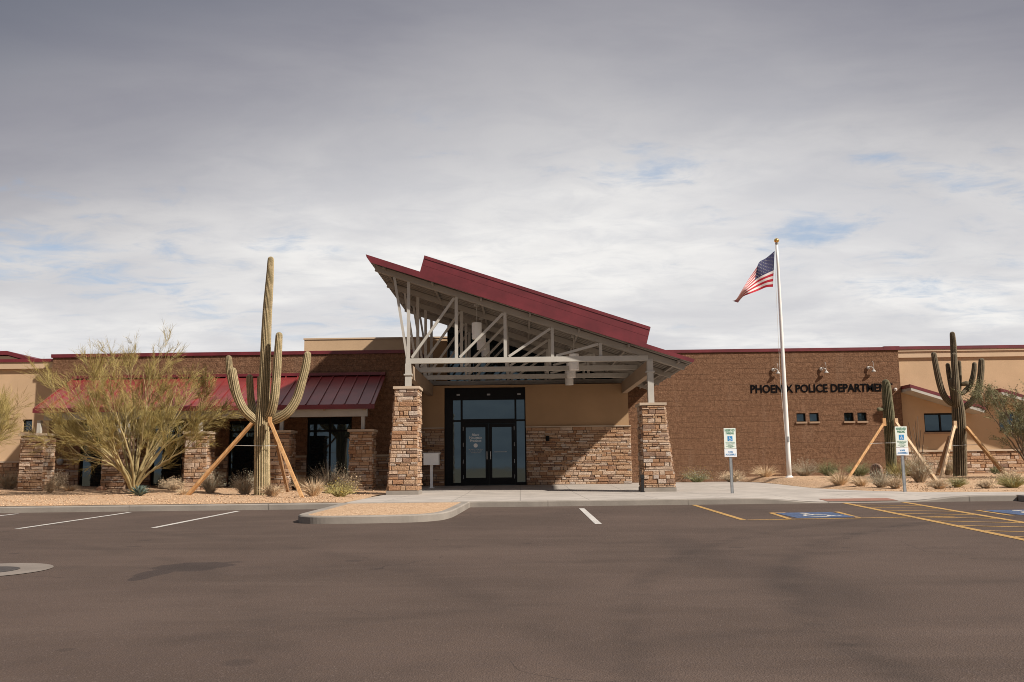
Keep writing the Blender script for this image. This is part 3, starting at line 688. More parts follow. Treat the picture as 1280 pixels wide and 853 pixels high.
# ------------------------------------------------------------------ the police building
B = thing("police_building", (0, 34, 0), "long low brown split block and tan stucco police building with stone base and red trim", "building")
rnd = random.Random(11)
YL, YR, YE = 31.7, 34.5, 32.6
KL = YL/33.5
def lx(x): return x*KL
def lz(z): return 0.58+(z-0.58)*KL if z > 0.2 else z
def window(x0, x1, z0, z1, Y, name="window", mull=0, sill=True, fw=0.05, m=None, transom=None, parent=None):
    """frame child of the building with pane and sill below it"""
    mb = MB(); y0, y1 = Y+0.09, Y+0.15
    mb.box(x0, x0+fw, y0, y1, z0, z1); mb.box(x1-fw, x1, y0, y1, z0, z1)
    mb.box(x0+fw, x1-fw, y0, y1, z1-fw, z1); mb.box(x0+fw, x1-fw, y0, y1, z0, z0+fw)
    for i in range(mull):
        xm = x0+(x1-x0)*(i+1)/(mull+1); mb.box(xm-fw/2, xm+fw/2, y0+0.002, y1-0.002, z0+fw, z1-fw)
    if transom: mb.box(x0+fw, x1-fw, y0+0.004, y1-0.004, transom-fw/2, transom+fw/2)
    fr = mb.build(name, m or M['black'], parent or B)
    p = MB(); p.quad((x0, Y+0.125, z0), (x1, Y+0.125, z0), (x1, Y+0.125, z1), (x0, Y+0.125, z1)); p.build("pane", M['glass'], fr)
    if sill:
        s = MB(); s.box(x0-0.03, x1+0.03, Y-0.05, Y+0.088, z0-0.07, z0-0.002); s.build("sill", M['sill'], fr)
    return fr

# left brick wing with the arcade wall
lw = [(lx(a), lx(b), c, lz(d)) for a, b, c, d in ((-16.25, -15.4, 0.02, 2.45), (-13.6, -12.45, 0.02, 2.45), (-10.75, -9.75, 0.02, 2.45), (-7.85, -6.2, 0.02, 2.55))]
ZC = 5.0
mb = MB(); wall_holes(mb, lx(-17.45), -3.55, -0.3, lz(4.9), YL, lw); mb.quad((-3.55, YL+0.3, -0.3), (-3.55, YE+0.1, -0.3), (-3.55, YE+0.1, lz(4.9)), (-3.55, YL+0.3, lz(4.9)))
mb.build("brick_wall", M['brick'], B)
for i, (a, b, c, d) in enumerate(lw):
    window(a, b, c, d, YL, mull=1 if i == 3 else 0, sill=False, fw=0.06, transom=lz(2.05))
xs_ = [lx(-17.45)] + [q for h in lw for q in h[:2]] + [-3.55]
for a, b in zip(xs_[::2], xs_[1::2]):
    mb = MB(); stones(mb, (0, YL, 0), (1, 0, 0), (0, -1, 0), lambda z: (a, b), -0.1, 1.05, rnd); mb.box(a, b, YL-0.008, YL-0.002, -0.1, 1.05, 0.02); mb.build("stone_wainscot", M['stone'], B)
    mb = MB(); mb.box(a, b, YL-0.085, YL-0.002, 1.052, 1.12); mb.build("wainscot_cap", M['cap'], B)
mb = MB(); mb.box(lx(-17.5), -3.5, YL-0.05, YL+0.36, lz(4.9)+0.002, lz(5.03)); mb.box(-3.9, -3.5, YL+0.362, 35.0, lz(4.9)+0.002, lz(5.03)); mb.build("parapet_cap", M['red'], B)
# right brick wing
sqw = []
for u0, u1, v0, v1 in ((996, 1006.7, 516.8, 527.5), (1012.3, 1023.2, 516.6, 527.3), (1055.6, 1066.6, 515.8, 526.6), (1072.2, 1083, 515.6, 526.4)):
    a = at(u0, v1, YR); b = at(u1, v0, YR); sqw.append((a.x, b.x, a.z, b.z))
zz0 = sum(h[2] for h in sqw)/4; zz1 = sum(h[3] for h in sqw)/4
sqw = [(a, b, zz0, zz1) for a, b, c, d in sqw]
mb = MB(); wall_holes(mb, 3.9, 14.55, -0.3, 4.9, YR, sqw, depth=0.2); mb.build("brick_wall", M['brick'], B)
for h in sqw: window(*h, YR, fw=0.035)
mb = MB(); mb.box(3.9, 14.0, YR-0.05, YR+0.36, 4.902, 5.02); mb.box(14.002, 14.6, YR-0.055, YR+0.36, 4.902, 5.05); mb.build("parapet_cap", M['red'], B)
# right stucco wing
YW = 34.72
a = at(1156.5, 540.5, YW); b = at(1197, 516.3, YW); a2 = at(1250, 539, YW); b2 = at(1290, 514.5, YW)
rw = [(a.x, b.x, a.z, b.z), (a2.x, b2.x, a.z, b.z)]
mb = MB(); wall_holes(mb, 14.56, 30.0, -0.3, 4.85, YW, rw); mb.build("stucco_wall", M['stucco'], B)
for h in rw: window(*h, YW, mull=1, fw=0.06)
mb = MB(); mb.box(14.57, 30.0, YW-0.14, YW+0.3, 4.852, 4.93); mb.box(14.57, 30.0, YW-0.09, YW-0.002, 4.62, 4.85); mb.build("cornice", M['cornice'], B)
mb = MB(); mb.box(14.62, 30.0, YW-0.17, YW+0.3, 4.932, 5.05); mb.build("parapet_cap", M['red'], B)
mb = MB(); stones(mb, (0, YW, 0), (1, 0, 0), (0, -1, 0), lambda z: (14.57, 30), -0.1, 1.02, rnd, 1.1); mb.box(14.57, 30, YW-0.008, YW-0.002, -0.1, 1.02, 0.02); mb.build("stone_wainscot", M['stone'], B)
mb = MB(); mb.box(14.57, 30, YW-0.08, YW-0.002, 1.022, 1.08); mb.build("wainscot_cap", M['cap'], B)
# small sloped window hoods on the right wing
def hood(u0, v0, u1, v1):
    p = at(u0, v0, YW-0.9); q = at(u1, v1, YW-0.9)
    mb = MB(); s_ = (q.z-p.z)/(q.x-p.x)
    mb.prism_y([(p.x, p.z-0.02), (q.x, q.z-0.02), (q.x, q.z+0.10), (p.x, p.z+0.10)], YW-0.95, YW-0.002)
    h = mb.build("window_hood", M['red'], B)
    mb = MB(); mb.prism_y([(p.x+0.03, p.z-0.13-0.03*0), (q.x-0.03, q.z-0.13), (q.x-0.03, q.z-0.023), (p.x+0.03, p.z-0.023)], YW-0.945, YW-0.004)
    mb.build("soffit", M['steel'], h)
hood(1137, 484, 1231, 512); hood(1250, 489, 1345, 516)
# left stucco wing
YV = 32.2; XV = lx(-17.46)
a = at(27.5, 540, YV); b = at(40.5, 524.5, YV); lwin = [(a.x, b.x, a.z, b.z)]
mb = MB(); wall_holes(mb, -30, XV, -0.3, lz(4.55), YV, lwin); mb.build("stucco_wall", M['stucco'], B)
window(*lwin[0], YV)
mb = MB(); mb.box(-30, XV-0.01, YV-0.12, YV+0.3, lz(4.55)+0.002, lz(4.80)); mb.build("cornice", M['cornice'], B)
mb = MB(); mb.box(-30, XV-0.01, YV-0.16, YV+0.3, lz(4.80)+0.002, lz(4.92)); mb.build("parapet_cap", M['red'], B)
mb = MB(); stones(mb, (0, YV, 0), (1, 0, 0), (0, -1, 0), lambda z: (-30, XV-0.01), -0.1, 1.0, rnd, 1.1); mb.box(-30, XV-0.01, YV-0.008, YV-0.002, -0.1, 1.0, 0.02); mb.build("stone_wainscot", M['stone'], B)
mb = MB(); mb.box(-30, XV-0.01, YV-0.08, YV-0.002, 1.002, 1.06); mb.build("wainscot_cap", M['cap'], B)
p0 = at(-60, 440, 37); p1 = at(9.4, 439, 37); p2 = at(49, 450.3, 37)
mb = MB(); mb.prism_y([(p0.x, 4.0), (p2.x+3, 4.0), (p2.x+3, p2.z-1.05), (p1.x, p1.z-0.2), (p0.x, p0.z-0.2)], 37.1, 44); mb.build("upper_wall", M['cornice'], B)
mb = MB(); mb.prism_y([(p0.x, p0.z-0.16), (p1.x, p1.z-0.16), (p2.x+3.2, p2.z-1.06), (p2.x+3.2, p2.z-0.9), (p1.x, p1.z), (p0.x, p0.z)], 36.95, 44.1); mb.build("upper_roof", M['red'], B)
# body behind the parapets, tan upper volume, flat roof
mb = MB(); mb.box(-29.9, -3.6, 32.52, 52, -0.3, 4.2); mb.box(3.95, 29.9, 35.05, 52, -0.3, 4.45); mb.box(-3.04, 3.94, 34.95, 52, -0.3, 4.45); mb.build("flat_roof", M['deck'], B)
pb = at(380.5, 423.2, 35.0)
mb = MB(); mb.box(pb.x, 2.0, 35.0, 44, 4.46, pb.z-0.06); mb.build("upper_wall", M['stucco'], B)
mb = MB(); mb.box(pb.x-0.03, 2.03, 34.97, 44.03, pb.z-0.058, pb.z); mb.build("parapet_cap", M['cornice'], B)
# entrance block: stone base, stucco above, storefront
OX0, OX1, OZ = -2.70, 0.23, 3.5
mb = MB(); wall_holes(mb, -3.6, 3.93, -0.3, 3.58, YE, [(OX0, OX1, -0.3, OZ)], depth=0.22, thick=1.9); mb.build("stucco_wall", M['stucco_shaded'], B)
for a, b in ((OX1, 3.94), (-3.6, OX0)):
    mb = MB(); stones(mb, (0, YE, 0), (1, 0, 0), (0, -1, 0), lambda z: (a, b+(0.05 if b > 3 else 0)), -0.05, 2.03, rnd); mb.box(a, b, YE-0.008, YE-0.002, -0.05, 2.03, 0.02)
    if b > 3: stones(mb, (3.935, 0, 0), (0, 1, 0), (1, 0, 0), lambda z: (YE, YR), -0.05, 2.03, rnd); mb.box(3.932, 3.936, YE, YR, -0.05, 2.03, 0.02)
    mb.build("stone_wainscot", M['stone'], B)
    mb = MB(); mb.box(a, b+(0.06 if b > 3 else 0), YE-0.075, YE-0.002, 2.032, 2.075); mb.build("wainscot_cap", M['cap'], B)
# storefront frame
YS = YE+0.12
mb = MB()
DX0, DX1, DZ, TZ = -2.07, -0.15, 2.2, 3.06
for x0, x1, z0, z1 in ((OX0, -2.40, 0, OZ), (OX1-0.04, OX1, 0, 3.06), (DX0-0.05, DX0+0.02, 0, TZ), (DX1-0.02, DX1+0.05, 0, TZ), (-2.40, OX1, TZ, OZ)):
    mb.box(x0, x1, YS, YS+0.1, z0, z1)
for x0, x1, z in ((-2.40, DX0-0.05, 2.31), (DX0+0.02, DX1-0.02, 2.25), (DX1+0.05, OX1-0.04, 2.31)):
    mb.box(x0, x1, YS+0.003, YS+0.097, z-0.05 if x0 > -2.1 and x0 < -1 else z-0.03, z+0.12 if x0 > -2.1 and x0 < -1 else z+0.03)
mb.box(-2.40, DX0-0.05, YS+0.003, YS+0.097, 0, 0.1); mb.box(DX1+0.05, OX1-0.04, YS+0.003, YS+0.097, 0, 0.1)
sf = mb.build("storefront_frame", M['black'], B)
mb = MB(); mb.quad((OX0, YS+0.07, 0), (OX1, YS+0.07, 0), (OX1, YS+0.07, OZ), (OX0, YS+0.07, OZ)); mb.build("pane", M['glass'], sf)
for x in (-2.2, -1.1, 0.0):
    mb = MB(); mb.box(x-0.06, x+0.06, YS-0.012, YS-0.002, 3.22, 3.28); mb.build("light_trim", M['galv'], sf)
def door(x0, x1, hinge_left):
    mb = MB(); y0, y1 = YS-0.03, YS+0.04; st = 0.115
    mb.box(x0, x0+st, y0, y1, 0.02, 2.19); mb.box(x1-st, x1, y0, y1, 0.02, 2.19)
    mb.box(x0+st, x1-st, y0, y1, 2.07, 2.19); mb.box(x0+st, x1-st, y0, y1, 0.02, 0.27)
    d = mb.build("entrance_door", M['black'], B)
    p = MB(); p.quad((x0+st, YS-0.005, 0.27), (x1-st, YS-0.005, 0.27), (x1-st, YS-0.005, 2.07), (x0+st, YS-0.005, 2.07)); p.build("pane", M['glass'], d)
    hx = x1-0.06 if hinge_left else x0+0.06
    h = MB(); h.tube([(hx, y0-0.05, 0.92), (hx, y0-0.05, 1.2)], [0.014]*2, 8); h.beam((hx, y0-0.05, 0.94), (hx, y0+0.005, 0.94), 0.02, 0.02); h.beam((hx, y0-0.05, 1.18), (hx, y0+0.005, 1.18), 0.02, 0.02); h.build("handle", M['white'], d)
    for z in (0.3, 0.85, 1.45, 2.02):
        h = MB(); xx = x0+0.02 if hinge_left else x1-0.02; h.tube([(xx, y0-0.015, z-0.07), (xx, y0-0.015, z+0.07)], [0.014]*2, 8); h.build("hinge", M['galv'], d)
    return d
d1 = door(DX0+0.022, -1.115, True); d2 = door(-1.105, DX1-0.022, False)
cxl = (DX0+0.022-1.115)/2
for i, w in enumerate(("Black", "Mountain", "Precinct")):
    text_mesh("lettering", w, 0.125, 0.001, M['platewhite'], d1, (cxl, YS-0.009, 1.76-i*0.105), bold=0.002, align='CENTER')
mb = MB()
for i in range(24):
    a = 2*math.pi*i/24; b = 2*math.pi*(i+1)/24; mb.quad((cxl, YS-0.008, 1.42), (cxl+0.075*math.cos(a), YS-0.008, 1.42+0.075*math.sin(a)), (cxl+0.075*math.cos(b), YS-0.008, 1.42+0.075*math.sin(b)), (cxl, YS-0.008, 1.42))
mb.build("round_seal", M['mailbox'], d1)
q_ = random.Random(2)
for i, wd in enumerate((0.5, 0.42, 0.34)):
    mb = MB(); x = cxl-wd/2
    while x < cxl+wd/2:
        l = 0.02+q_.random()*0.05; mb.quad((x, YS-0.008, 1.27-i*0.06), (x+l, YS-0.008, 1.27-i*0.06), (x+l, YS-0.008, 1.295-i*0.06), (x, YS-0.008, 1.295-i*0.06)); x += l+0.018
    mb.build("small_print", M['galv'], d1)
mb = MB(); mb.quad((-0.92, YS-0.008, 1.17), (-0.46, YS-0.008, 1.17), (-0.46, YS-0.008, 1.195), (-0.92, YS-0.008, 1.195)); mb.build("glass_decal", M['galv'], d2)

# arcade: shed roof, beam, stone columns
XA0, XA1 = lx(-16.6), lx(-4.95)
zt = lz(4.08); ze = lz(2.80); yt = YL-0.055; ye = 29.15
mb = MB(); th = 0.05
mb.hexa([(XA0, ye, ze-th), (XA1, ye, ze-th), (XA1, yt, zt-th), (XA0, yt, zt-th), (XA0, ye, ze), (XA1, ye, ze), (XA1, yt, zt), (XA0, yt, zt)])
x = XA0+0.02
while x < XA1:
    mb.beam((x, ye+0.005, ze+0.022), (x, yt-0.01, zt+0.022), 0.03, 0.05); x += 0.418
ar = mb.build("arcade_roof", M['redroof'], B)
mb = MB(); mb.box(XA0-0.02, XA1+0.02, ye-0.04, ye-0.002, ze-0.13, ze+0.02); mb.build("eave_trim", M['red'], ar)
mb = MB(); mb.box(XA0, XA1, yt-0.13, yt+0.05, zt+0.002, zt+0.10); mb.build("ridge_flashing", M['red'], ar)
mb = MB(); mb.box(XA0+0.25, XA1-0.25, ye+0.16, ye+0.32, lz(2.42), lz(2.70))
mb.build("eave_beam", M['steel'], ar)
x = XA0+0.3
while x < XA1:
    mb = MB(); mb.beam((x, ye+0.05, ze-0.12), (x, yt-0.02, zt-0.12), 0.06, 0.12); mb.build("rafter", M['beam'], ar); x += 1.3
for i, xc in enumerate((-16.5, -13.72, -10.94, -8.15, -5.36)):
    xc = lx(xc); w = 0.37 if i else 0.39; zc_ = lz(1.88)
    p = stone_pier(xc-w, xc+w, 29.02, 29.72, -0.25, zc_, xc-w+0.02, xc+w-0.02, rnd)
    c_ = p.build("stone_column", M['stone'], B)
    mb = MB(); mb.box(xc-w-0.05, xc+w+0.05, 28.95, 29.78, zc_+0.002, zc_+0.075); mb.build("column_cap", M['cap'], c_)
    mb = MB(); mb.box(xc-0.055, xc+0.055, ye+0.17, ye+0.31, zc_+0.077, lz(2.42)-0.002)
    mb.build("steel_post", M['steel'], c_)
    if i == 1:
        mb = MB(); mb.box(xc+0.20, xc+0.31, ye+0.17, ye+0.31, zc_+0.077, lz(2.42)-0.002); mb.build("steel_post", M['steel'], c_)

# ------------------------------------------------------------------ entrance canopy
K = thing("entrance_canopy", (0.3, 26.2, 0), "steeply sloped dark red entrance canopy on cream steel trusses and two stone pillars", "canopy")
YF, YB = 25.68, 34.62
fTL, fBL, fTR, fBR = at(457, 318, YF), at(462.5, 328, YF), at(868.5, 449.3, YF), at(866, 453.3, YF)
SL = (fTR.z-fTL.z)/(fTR.x-fTL.x)
def zr(x): return fTL.z + SL*(x-fTL.x)
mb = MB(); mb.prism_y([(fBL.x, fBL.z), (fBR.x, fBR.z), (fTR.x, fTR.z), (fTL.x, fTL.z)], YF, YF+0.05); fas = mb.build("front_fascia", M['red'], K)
mb = MB()
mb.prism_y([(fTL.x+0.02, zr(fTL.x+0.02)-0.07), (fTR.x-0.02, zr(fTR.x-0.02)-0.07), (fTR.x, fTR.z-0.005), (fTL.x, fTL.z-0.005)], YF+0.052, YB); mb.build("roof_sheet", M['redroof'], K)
mb = MB()
mb.prism_y([(fTL.x+0.06, zr(fTL.x+0.06)-0.11), (fTR.x-0.06, zr(fTR.x-0.06)-0.11), (fTR.x-0.03, zr(fTR.x-0.03)-0.073), (fTL.x+0.03, zr(fTL.x+0.03)-0.073)], YF+0.055, YB-0.02)
y = YF+0.2
while y < YB-0.15:    # deck ribs
    mb.prism_y([(fTL.x+0.08, zr(fTL.x+0.08)-0.14), (fTR.x-0.08, zr(fTR.x-0.08)-0.14), (fTR.x-0.08, zr(fTR.x-0.08)-0.112), (fTL.x+0.08, zr(fTL.x+0.08)-0.112)], y, y+0.1); y += 0.3
mb.build("roof_deck", M['deck'], K)
# raised upper fascia with its seams
rA, rB, rC, rD = at(524.5, 337.5, YF), at(530.5, 319, YF), at(813.5, 408.5, YF), at(808, 427, YF)
rA.z = zr(rA.x)-0.03; rD.z = zr(rD.x)-0.03
def lerp2(p, q, s): return (p.x+(q.x-p.x)*s, p.z+(q.z-p.z)*s)
mb = MB(); prev = 0.0
for k_, (s0, s1, dy) in enumerate(((0.0, 0.45, 0.0), (0.45, 0.82, 0.006), (0.82, 1.0, -0.008))):
    a0, b0 = lerp2(rA, rB, s0), lerp2(rD, rC, s0); a1, b1 = lerp2(rA, rB, s1-0.012), lerp2(rD, rC, s1-0.012)
    mb.prism_y([a0, b0, b1, a1], YF+0.02+dy, YF+0.3+dy)
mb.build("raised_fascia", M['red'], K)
mb = MB(); a0, b0 = lerp2(rA, rB, 0.02), lerp2(rD, rC, 0.02); a1, b1 = lerp2(rA, rB, 0.97), lerp2(rD, rC, 0.97)
mb.prism_y([a0, b0, b1, a1], YF+0.315, YB-0.5); mb.build("raised_roof", M['redroof'], K)
# purlins running back under the deck
mb = MB(); x = fTL.x+0.5
while x < fTR.x-0.2:
    mb.beam((x, YF+0.12, zr(x)-0.18), (x, YB-0.06, zr(x)-0.18), 0.06, 0.075); x += 1.42
mb.build("purlins", M['deck'], K)
# trusses
ZCH = 3.72
nodes = [at(u, 451, 26.2).x for u in (510.5, 570.6, 631.8, 690.9, 751.0, 812.0)]
xl = at(493, 344.7, 26.2).x
def truss(Y, first):
    mb = MB(); w = 0.10
    mb.beam((fTL.x+0.22, Y, zr(fTL.x+0.22)-0.235), (fTR.x-0.2, Y, zr(fTR.x-0.2)-0.235), 0.12, 0.17)
    tr = mb.build("truss", M['rafter'], K)
    mb = MB(); mb.box(nodes[0]-0.07, nodes[5]-0.05, Y-0.075, Y+0.075, ZCH-0.075, ZCH+0.075); mb.build("bottom_chord", M['steel'], tr)
    def top(x): return zr(x)-0.322
    for i in range(5):
        x = nodes[i]; v = MB(); v.box(x-0.045, x+0.045, Y-0.045, Y+0.045, ZCH+0.078, top(x)); v.build("web_post", M['steel'], tr)
    for i in range(4):
        v = MB(); a = Vector((nodes[i]+0.10, Y, ZCH+0.10)); b = Vector((nodes[i+1]-0.06, Y, top(nodes[i+1])-0.03)); v.beam(a, b, 0.07, 0.085, (0, 1, 0)); v.build("web_brace", M['steel'], tr)
    v = MB(); v.beam((nodes[0]-0.03, Y, ZCH+0.08), (xl, Y, top(xl)), 0.07, 0.085, (0, 1, 0)); v.build("web_brace", M['steel'], tr)
    return tr
YT = (26.2, 28.62, 31.05, 33.15)
for i, Y in enumerate(YT): truss(Y, i == 0)
for xc in (nodes[0]+0.02, nodes[5]-0.02):
    mb = MB(); mb.box(xc-0.09, xc+0.09, 26.30, YE-0.01, 3.22, 3.62); mb.build("side_beam", M['beam'], K)
def pillar(x0, x1, t0, t1, z1, xp):
    p = stone_pier(x0, x1, 25.76, 26.62, 0.0, z1, t0, t1, rnd)
    q = p.build("stone_pillar", M['stone'], K)
    mb = MB(); mb.box(x0-0.03, x1+0.03, 25.70, 26.68, -0.25, 0.002); mb.build("footing", M['kerb'], q)
    mb = MB(); mb.box(t0-0.06, t1+0.06, 25.70, 26.68, z1+0.002, z1+0.075); mb.build("pillar_cap", M['cap'], q)
    mb = MB(); mb.box(xp-0.085, xp+0.085, 26.11, 26.29, z1+0.077, ZCH-0.077)
    mb.box(xp-0.12, xp+0.12, 26.08, 26.32, ZCH-0.42, ZCH-0.38); mb.box(xp-0.12, xp+0.12, 26.08, 26.32, z1+0.078, z1+0.10); mb.build("steel_post", M['steel'], q)
    return q
pL = [at(484.5, 612, 25.8).x, at(522.3, 612, 25.8).x, at(494.5, 487, 25.8).x]; zl = at(510, 486.5, 25.8).z
pR = [at(804.5, 609, 25.8).x, at(843.5, 609, 25.8).x, at(830, 507, 25.8).x]; zrr = at(816, 507, 25.8).z
pillar(pL[0], pL[1], pL[2], pL[1]-0.01, zl, nodes[0])
pillar(pR[0], pR[1], pR[0]+0.01, pR[2], zrr, nodes[5])
xp = nodes[5]; mb = MB(); mb.box(xp-0.05, xp+0.09, 26.13, 26.27, ZCH-0.075, zr(xp)-0.322); mb.build("post_head", M['steel'], K)
# upper wall and clerestory under the roof (part of the building)
YU = 34.0
mb = MB(); mb.prism_y([(-3.5, 3.6), (-2.72, 3.6), (-2.72, 5.42), (-3.5, 5.42)], YU, YU+0.3); mb.build("upper_wall", M['stucco_shaded'], B)
cx0, cx1 = -2.70, 3.9
mb = MB(); mb.prism_y([(cx0, 3.6), (cx1, 3.6), (cx1, zr(cx1)-0.16), (cx0, zr(cx0)-0.16)], YU+0.05, YU+0.12); cl = mb.build("clerestory_pane", M['glass'], B)
mb = MB(); x = cx0+0.04
while x < cx1:
    mb.box(x-0.03, x+0.03, YU-0.01, YU+0.048, 3.62, zr(x)-0.2); x += 1.1
mb.box(cx0, cx1, YU-0.012, YU+0.046, 3.585, 3.64); mb.build("mullions", M['black'], cl)

# ------------------------------------------------------------------ pendant lamps under the canopy
def pendant(x, y, zb):
    t = thing("pendant_lamp", (x, y, zb), None, "pendant lamp", "cylinder pendant lamps under the canopy")
    mb = MB(); mb.lathe((x, y, zb), [(0.145, 0), (0.15, 0.01), (0.15, 0.49), (0.145, 0.5)], 20); mb.build("lamp_shade", M['whiteglass'], t, False)
    mb = MB(); mb.tube([(x, y, zb+0.5), (x, y, zr(x)-0.17)], [0.014]*2, 8); mb.build("rod", M['steel'], t)
    mb = MB(); mb.lathe((x, y, zr(x)-0.2), [(0.08, 0), (0.08, 0.05)], 14); mb.build("ceiling_plate", M['steel'], t)
    return t
pl = ["frontmost white cylinder pendant of the high row near the tall left side", "middle white cylinder pendant of the high row near the tall left side", "rearmost white cylinder pendant of the high row near the tall left side"]
pr = ["frontmost white cylinder pendant of the low row near the low right side", "middle white cylinder pendant of the low row near the low right side", "rearmost white cylinder pendant of the low row near the low right side"]
for i, Y in enumerate((27.4, 29.85, 32.1)):
    a = at((596, 601.7, 607)[i], (424, 437.5, 446)[i], Y); pendant(a.x, Y, a.z)['label'] = pl[i]
    a = at((717.8, 714, 711.6)[i], (463, 472.6, 481.5)[i], Y); pendant(a.x, Y, a.z)['label'] = pr[i]

# ------------------------------------------------------------------ wall lettering and lamps
a = at(938.3, 490.8, YR); b = at(1116, 487.6, YR)
L = text_mesh("wall_lettering", "PHOENIX POLICE DEPARTMENT", 0.42, 0.007, M['letter'], None, (a.x, YR-0.011, (a.z+b.z)/2-0.03), width=b.x-a.x, bold=0.011)
tag(L, "black raised capitals PHOENIX POLICE DEPARTMENT mounted on the brown block wall", "lettering", kind='thing')
lamp_l = ["small white gooseneck wall lamp behind the flagpole, above PHOENIX", "small white gooseneck wall lamp above POLICE on the block wall", "small white gooseneck wall lamp above DEPARTMENT, beside the single-stem cactus"]
for i, (u, v) in enumerate(((969, 464), (1029, 463), (1088, 461.5))):
    p = at(u, v, YR); x, z = p.x, p.z
    t = thing("wall_lamp", (x, YR, z), lamp_l[i], "wall lamp", "gooseneck lamps over the lettering")
    mb = MB(); mb.lathe((0, 0, 0), [(0.066, 0), (0.07, 0.02), (0.06, 0.045), (0.03, 0.06)], 16)
    mb.v = [(x-0.09+vx, YR-0.02-vz, z+0.04+vy) for vx, vy, vz in mb.v]; mb.build("wall_plate", M['lampgrey'], t)
    mb = MB(); arc = [(x-0.09, YR-0.07, z+0.04), (x-0.03, YR-0.12, z+0.07), (x+0.04, YR-0.14, z+0.04), (x+0.05, YR-0.15, z-0.02)]
    mb.tube(arc, [0.018]*4, 8); mb.tube([(x+0.065, YR-0.03, z+0.30), (x+0.07, YR-0.11, z+0.26), (x+0.07, YR-0.14, z+0.04)], [0.009]*3, 6); mb.build("gooseneck_arm", M['lampgrey'], t, True)
    mb = MB(); mb.lathe((x+0.06, YR-0.15, z-0.12), [(0.085, 0), (0.085, 0.012), (0.06, 0.05), (0.03, 0.08), (0.025, 0.12)], 18); mb.build("lamp_shade", M['lampgrey'], t)
p = at(684.5, 548.5, YE); mb = MB(); mb.box(p.x-0.06, p.x+0.06, YE-0.14, YE-0.06, p.z-0.09, p.z+0.09); mb.lathe((p.x, YE-0.17, p.z-0.05), [(0.03, 0), (0.05, 0.02), (0.05, 0.09), (0.03, 0.11)], 12)
tag(mb.build("wall_sconce", M['black']), "small black fitting on the stacked stone wall right of the entrance doors", "wall fitting")
p = at(77, 577.3, YL); mb = MB(); mb.lathe((0, 0, 0), [(0.11, 0), (0.12, 0.03), (0.09, 0.06), (0.04, 0.08)], 18); mb.v = [(p.x+vx, YL-0.09-vz, p.z+vy) for vx, vy, vz in mb.v]
bell = thing("wall_bell", (p.x, YL, p.z), "round grey bell on the stone base beside the first stone column", "alarm bell")
mb.build("gong", M['galv'], bell); mb = MB(); mb.box(p.x-0.05, p.x+0.05, YL-0.09, YL-0.06, p.z-0.05, p.z+0.14); mb.build("back_box", M['galv'], bell)
p = at(1118.5, 487, YR); mb = MB(); mb.box(p.x-0.04, p.x+0.04, YR-0.1, YR-0.004, p.z-0.05, p.z+0.05); mb.lathe((p.x, YR-0.13, p.z-0.04), [(0.02, 0), (0.035, 0.02), (0.035, 0.06)], 10)
tag(mb.build("security_camera", M['white']), "tiny white security camera on the block wall right after the lettering", "camera")

# ------------------------------------------------------------------ flagpole and flag
YP = 31.0; pb = at(987, 601.3, YP); ptop = at(972.3, 306, YP)
zb = gz(pb.x, YP)-0.02
FP = thing("flagpole", (pb.x, YP, zb), "tall white flagpole with gold ball, standing before the brown block wall", "flagpole")
mb = MB(); n = 12; mb.tube([(pb.x, YP, zb + (ptop.z-zb)*i/n) for i in range(n+1)], [0.08-0.038*(i/n)**1.3 for i in range(n+1)], 18); mb.build("pole", M['pole'], FP, True)
mb = MB(); mb.lathe((pb.x, YP, zb), [(0.15, 0), (0.15, 0.025), (0.11, 0.06), (0.085, 0.09)], 20); mb.build("base_collar", M['pole'], FP)
mb = MB(); mb.lathe((pb.x, YP, ptop.z), [(0.05, 0), (0.06, 0.04), (0.03, 0.07)], 14); mb.build("truck_cap", M['galv'], FP)
mb = MB(); r = 0.085; mb.lathe((pb.x, YP, ptop.z+0.06), [(max(0.005, r*math.sin(math.pi*i/10)), r-r*math.cos(math.pi*i/10)) for i in range(11)], 18); mb.build("ball_finial", M['gold'], FP, True)
hx = at(967.5, 314, YP).x
mb = MB(); mb.tube([(pb.x-0.06, YP-0.06, ptop.z), (hx-0.01, YP-0.08, at(967, 330, YP).z), (hx-0.02, YP-0.08, at(966, 360, YP).z), (pb.x-0.16, YP-0.09, 3.5), (pb.x-0.09, YP-0.09, zb+1.3)], [0.006]*5, 5); mb.build("halyard", M['rope'], FP)
mb = MB(); mb.box(pb.x-0.03, pb.x+0.03, YP-0.13, YP-0.075, zb+1.22, zb+1.4); mb.build("cleat", M['galv'], FP)
def bez(p, s):
    k = (len(p)-1)*s; i = min(int(k), len(p)-2); f = k-i
    P = [p[max(i-1, 0)], p[i], p[i+1], p[min(i+2, len(p)-1)]]
    return tuple(0.5*((2*P[1][c])+(-P[0][c]+P[2][c])*f+(2*P[0][c]-5*P[1][c]+4*P[2][c]-P[3][c])*f*f+(-P[0][c]+3*P[1][c]-3*P[2][c]+P[3][c])*f**3) for c in (0, 1))
Te = [(968.3, 313.8), (958, 322.5), (949.5, 327.5), (945.5, 335), (936, 349), (928, 362), (920.5, 374), (915.5, 376.3)]
Be = [(966.2, 358.8), (957.5, 359.5), (948, 363.5), (938.5, 367.0), (930, 370.3), (926.5, 373.5), (924, 376.5), (922.5, 378.6)]
def flagpt(u, v):
    a = bez(Te, u); b = bez(Be, u)
    # folds squeeze the upper stripes on the fly half
    vv = v + 0.07*math.sin(math.pi*v)*clamp((u-0.3)*1.6)*1.0
    px = a[0]+(b[0]-a[0])*vv; py = a[1]+(b[1]-a[1])*vv
    dep = 0.22*math.sin(u*7.5+v*1.6)*u + 0.10*math.sin(u*15+v*4.0)*clamp(u*2) + 0.25*v*u
    return at(px, py, YP-0.08+dep)
FL = None
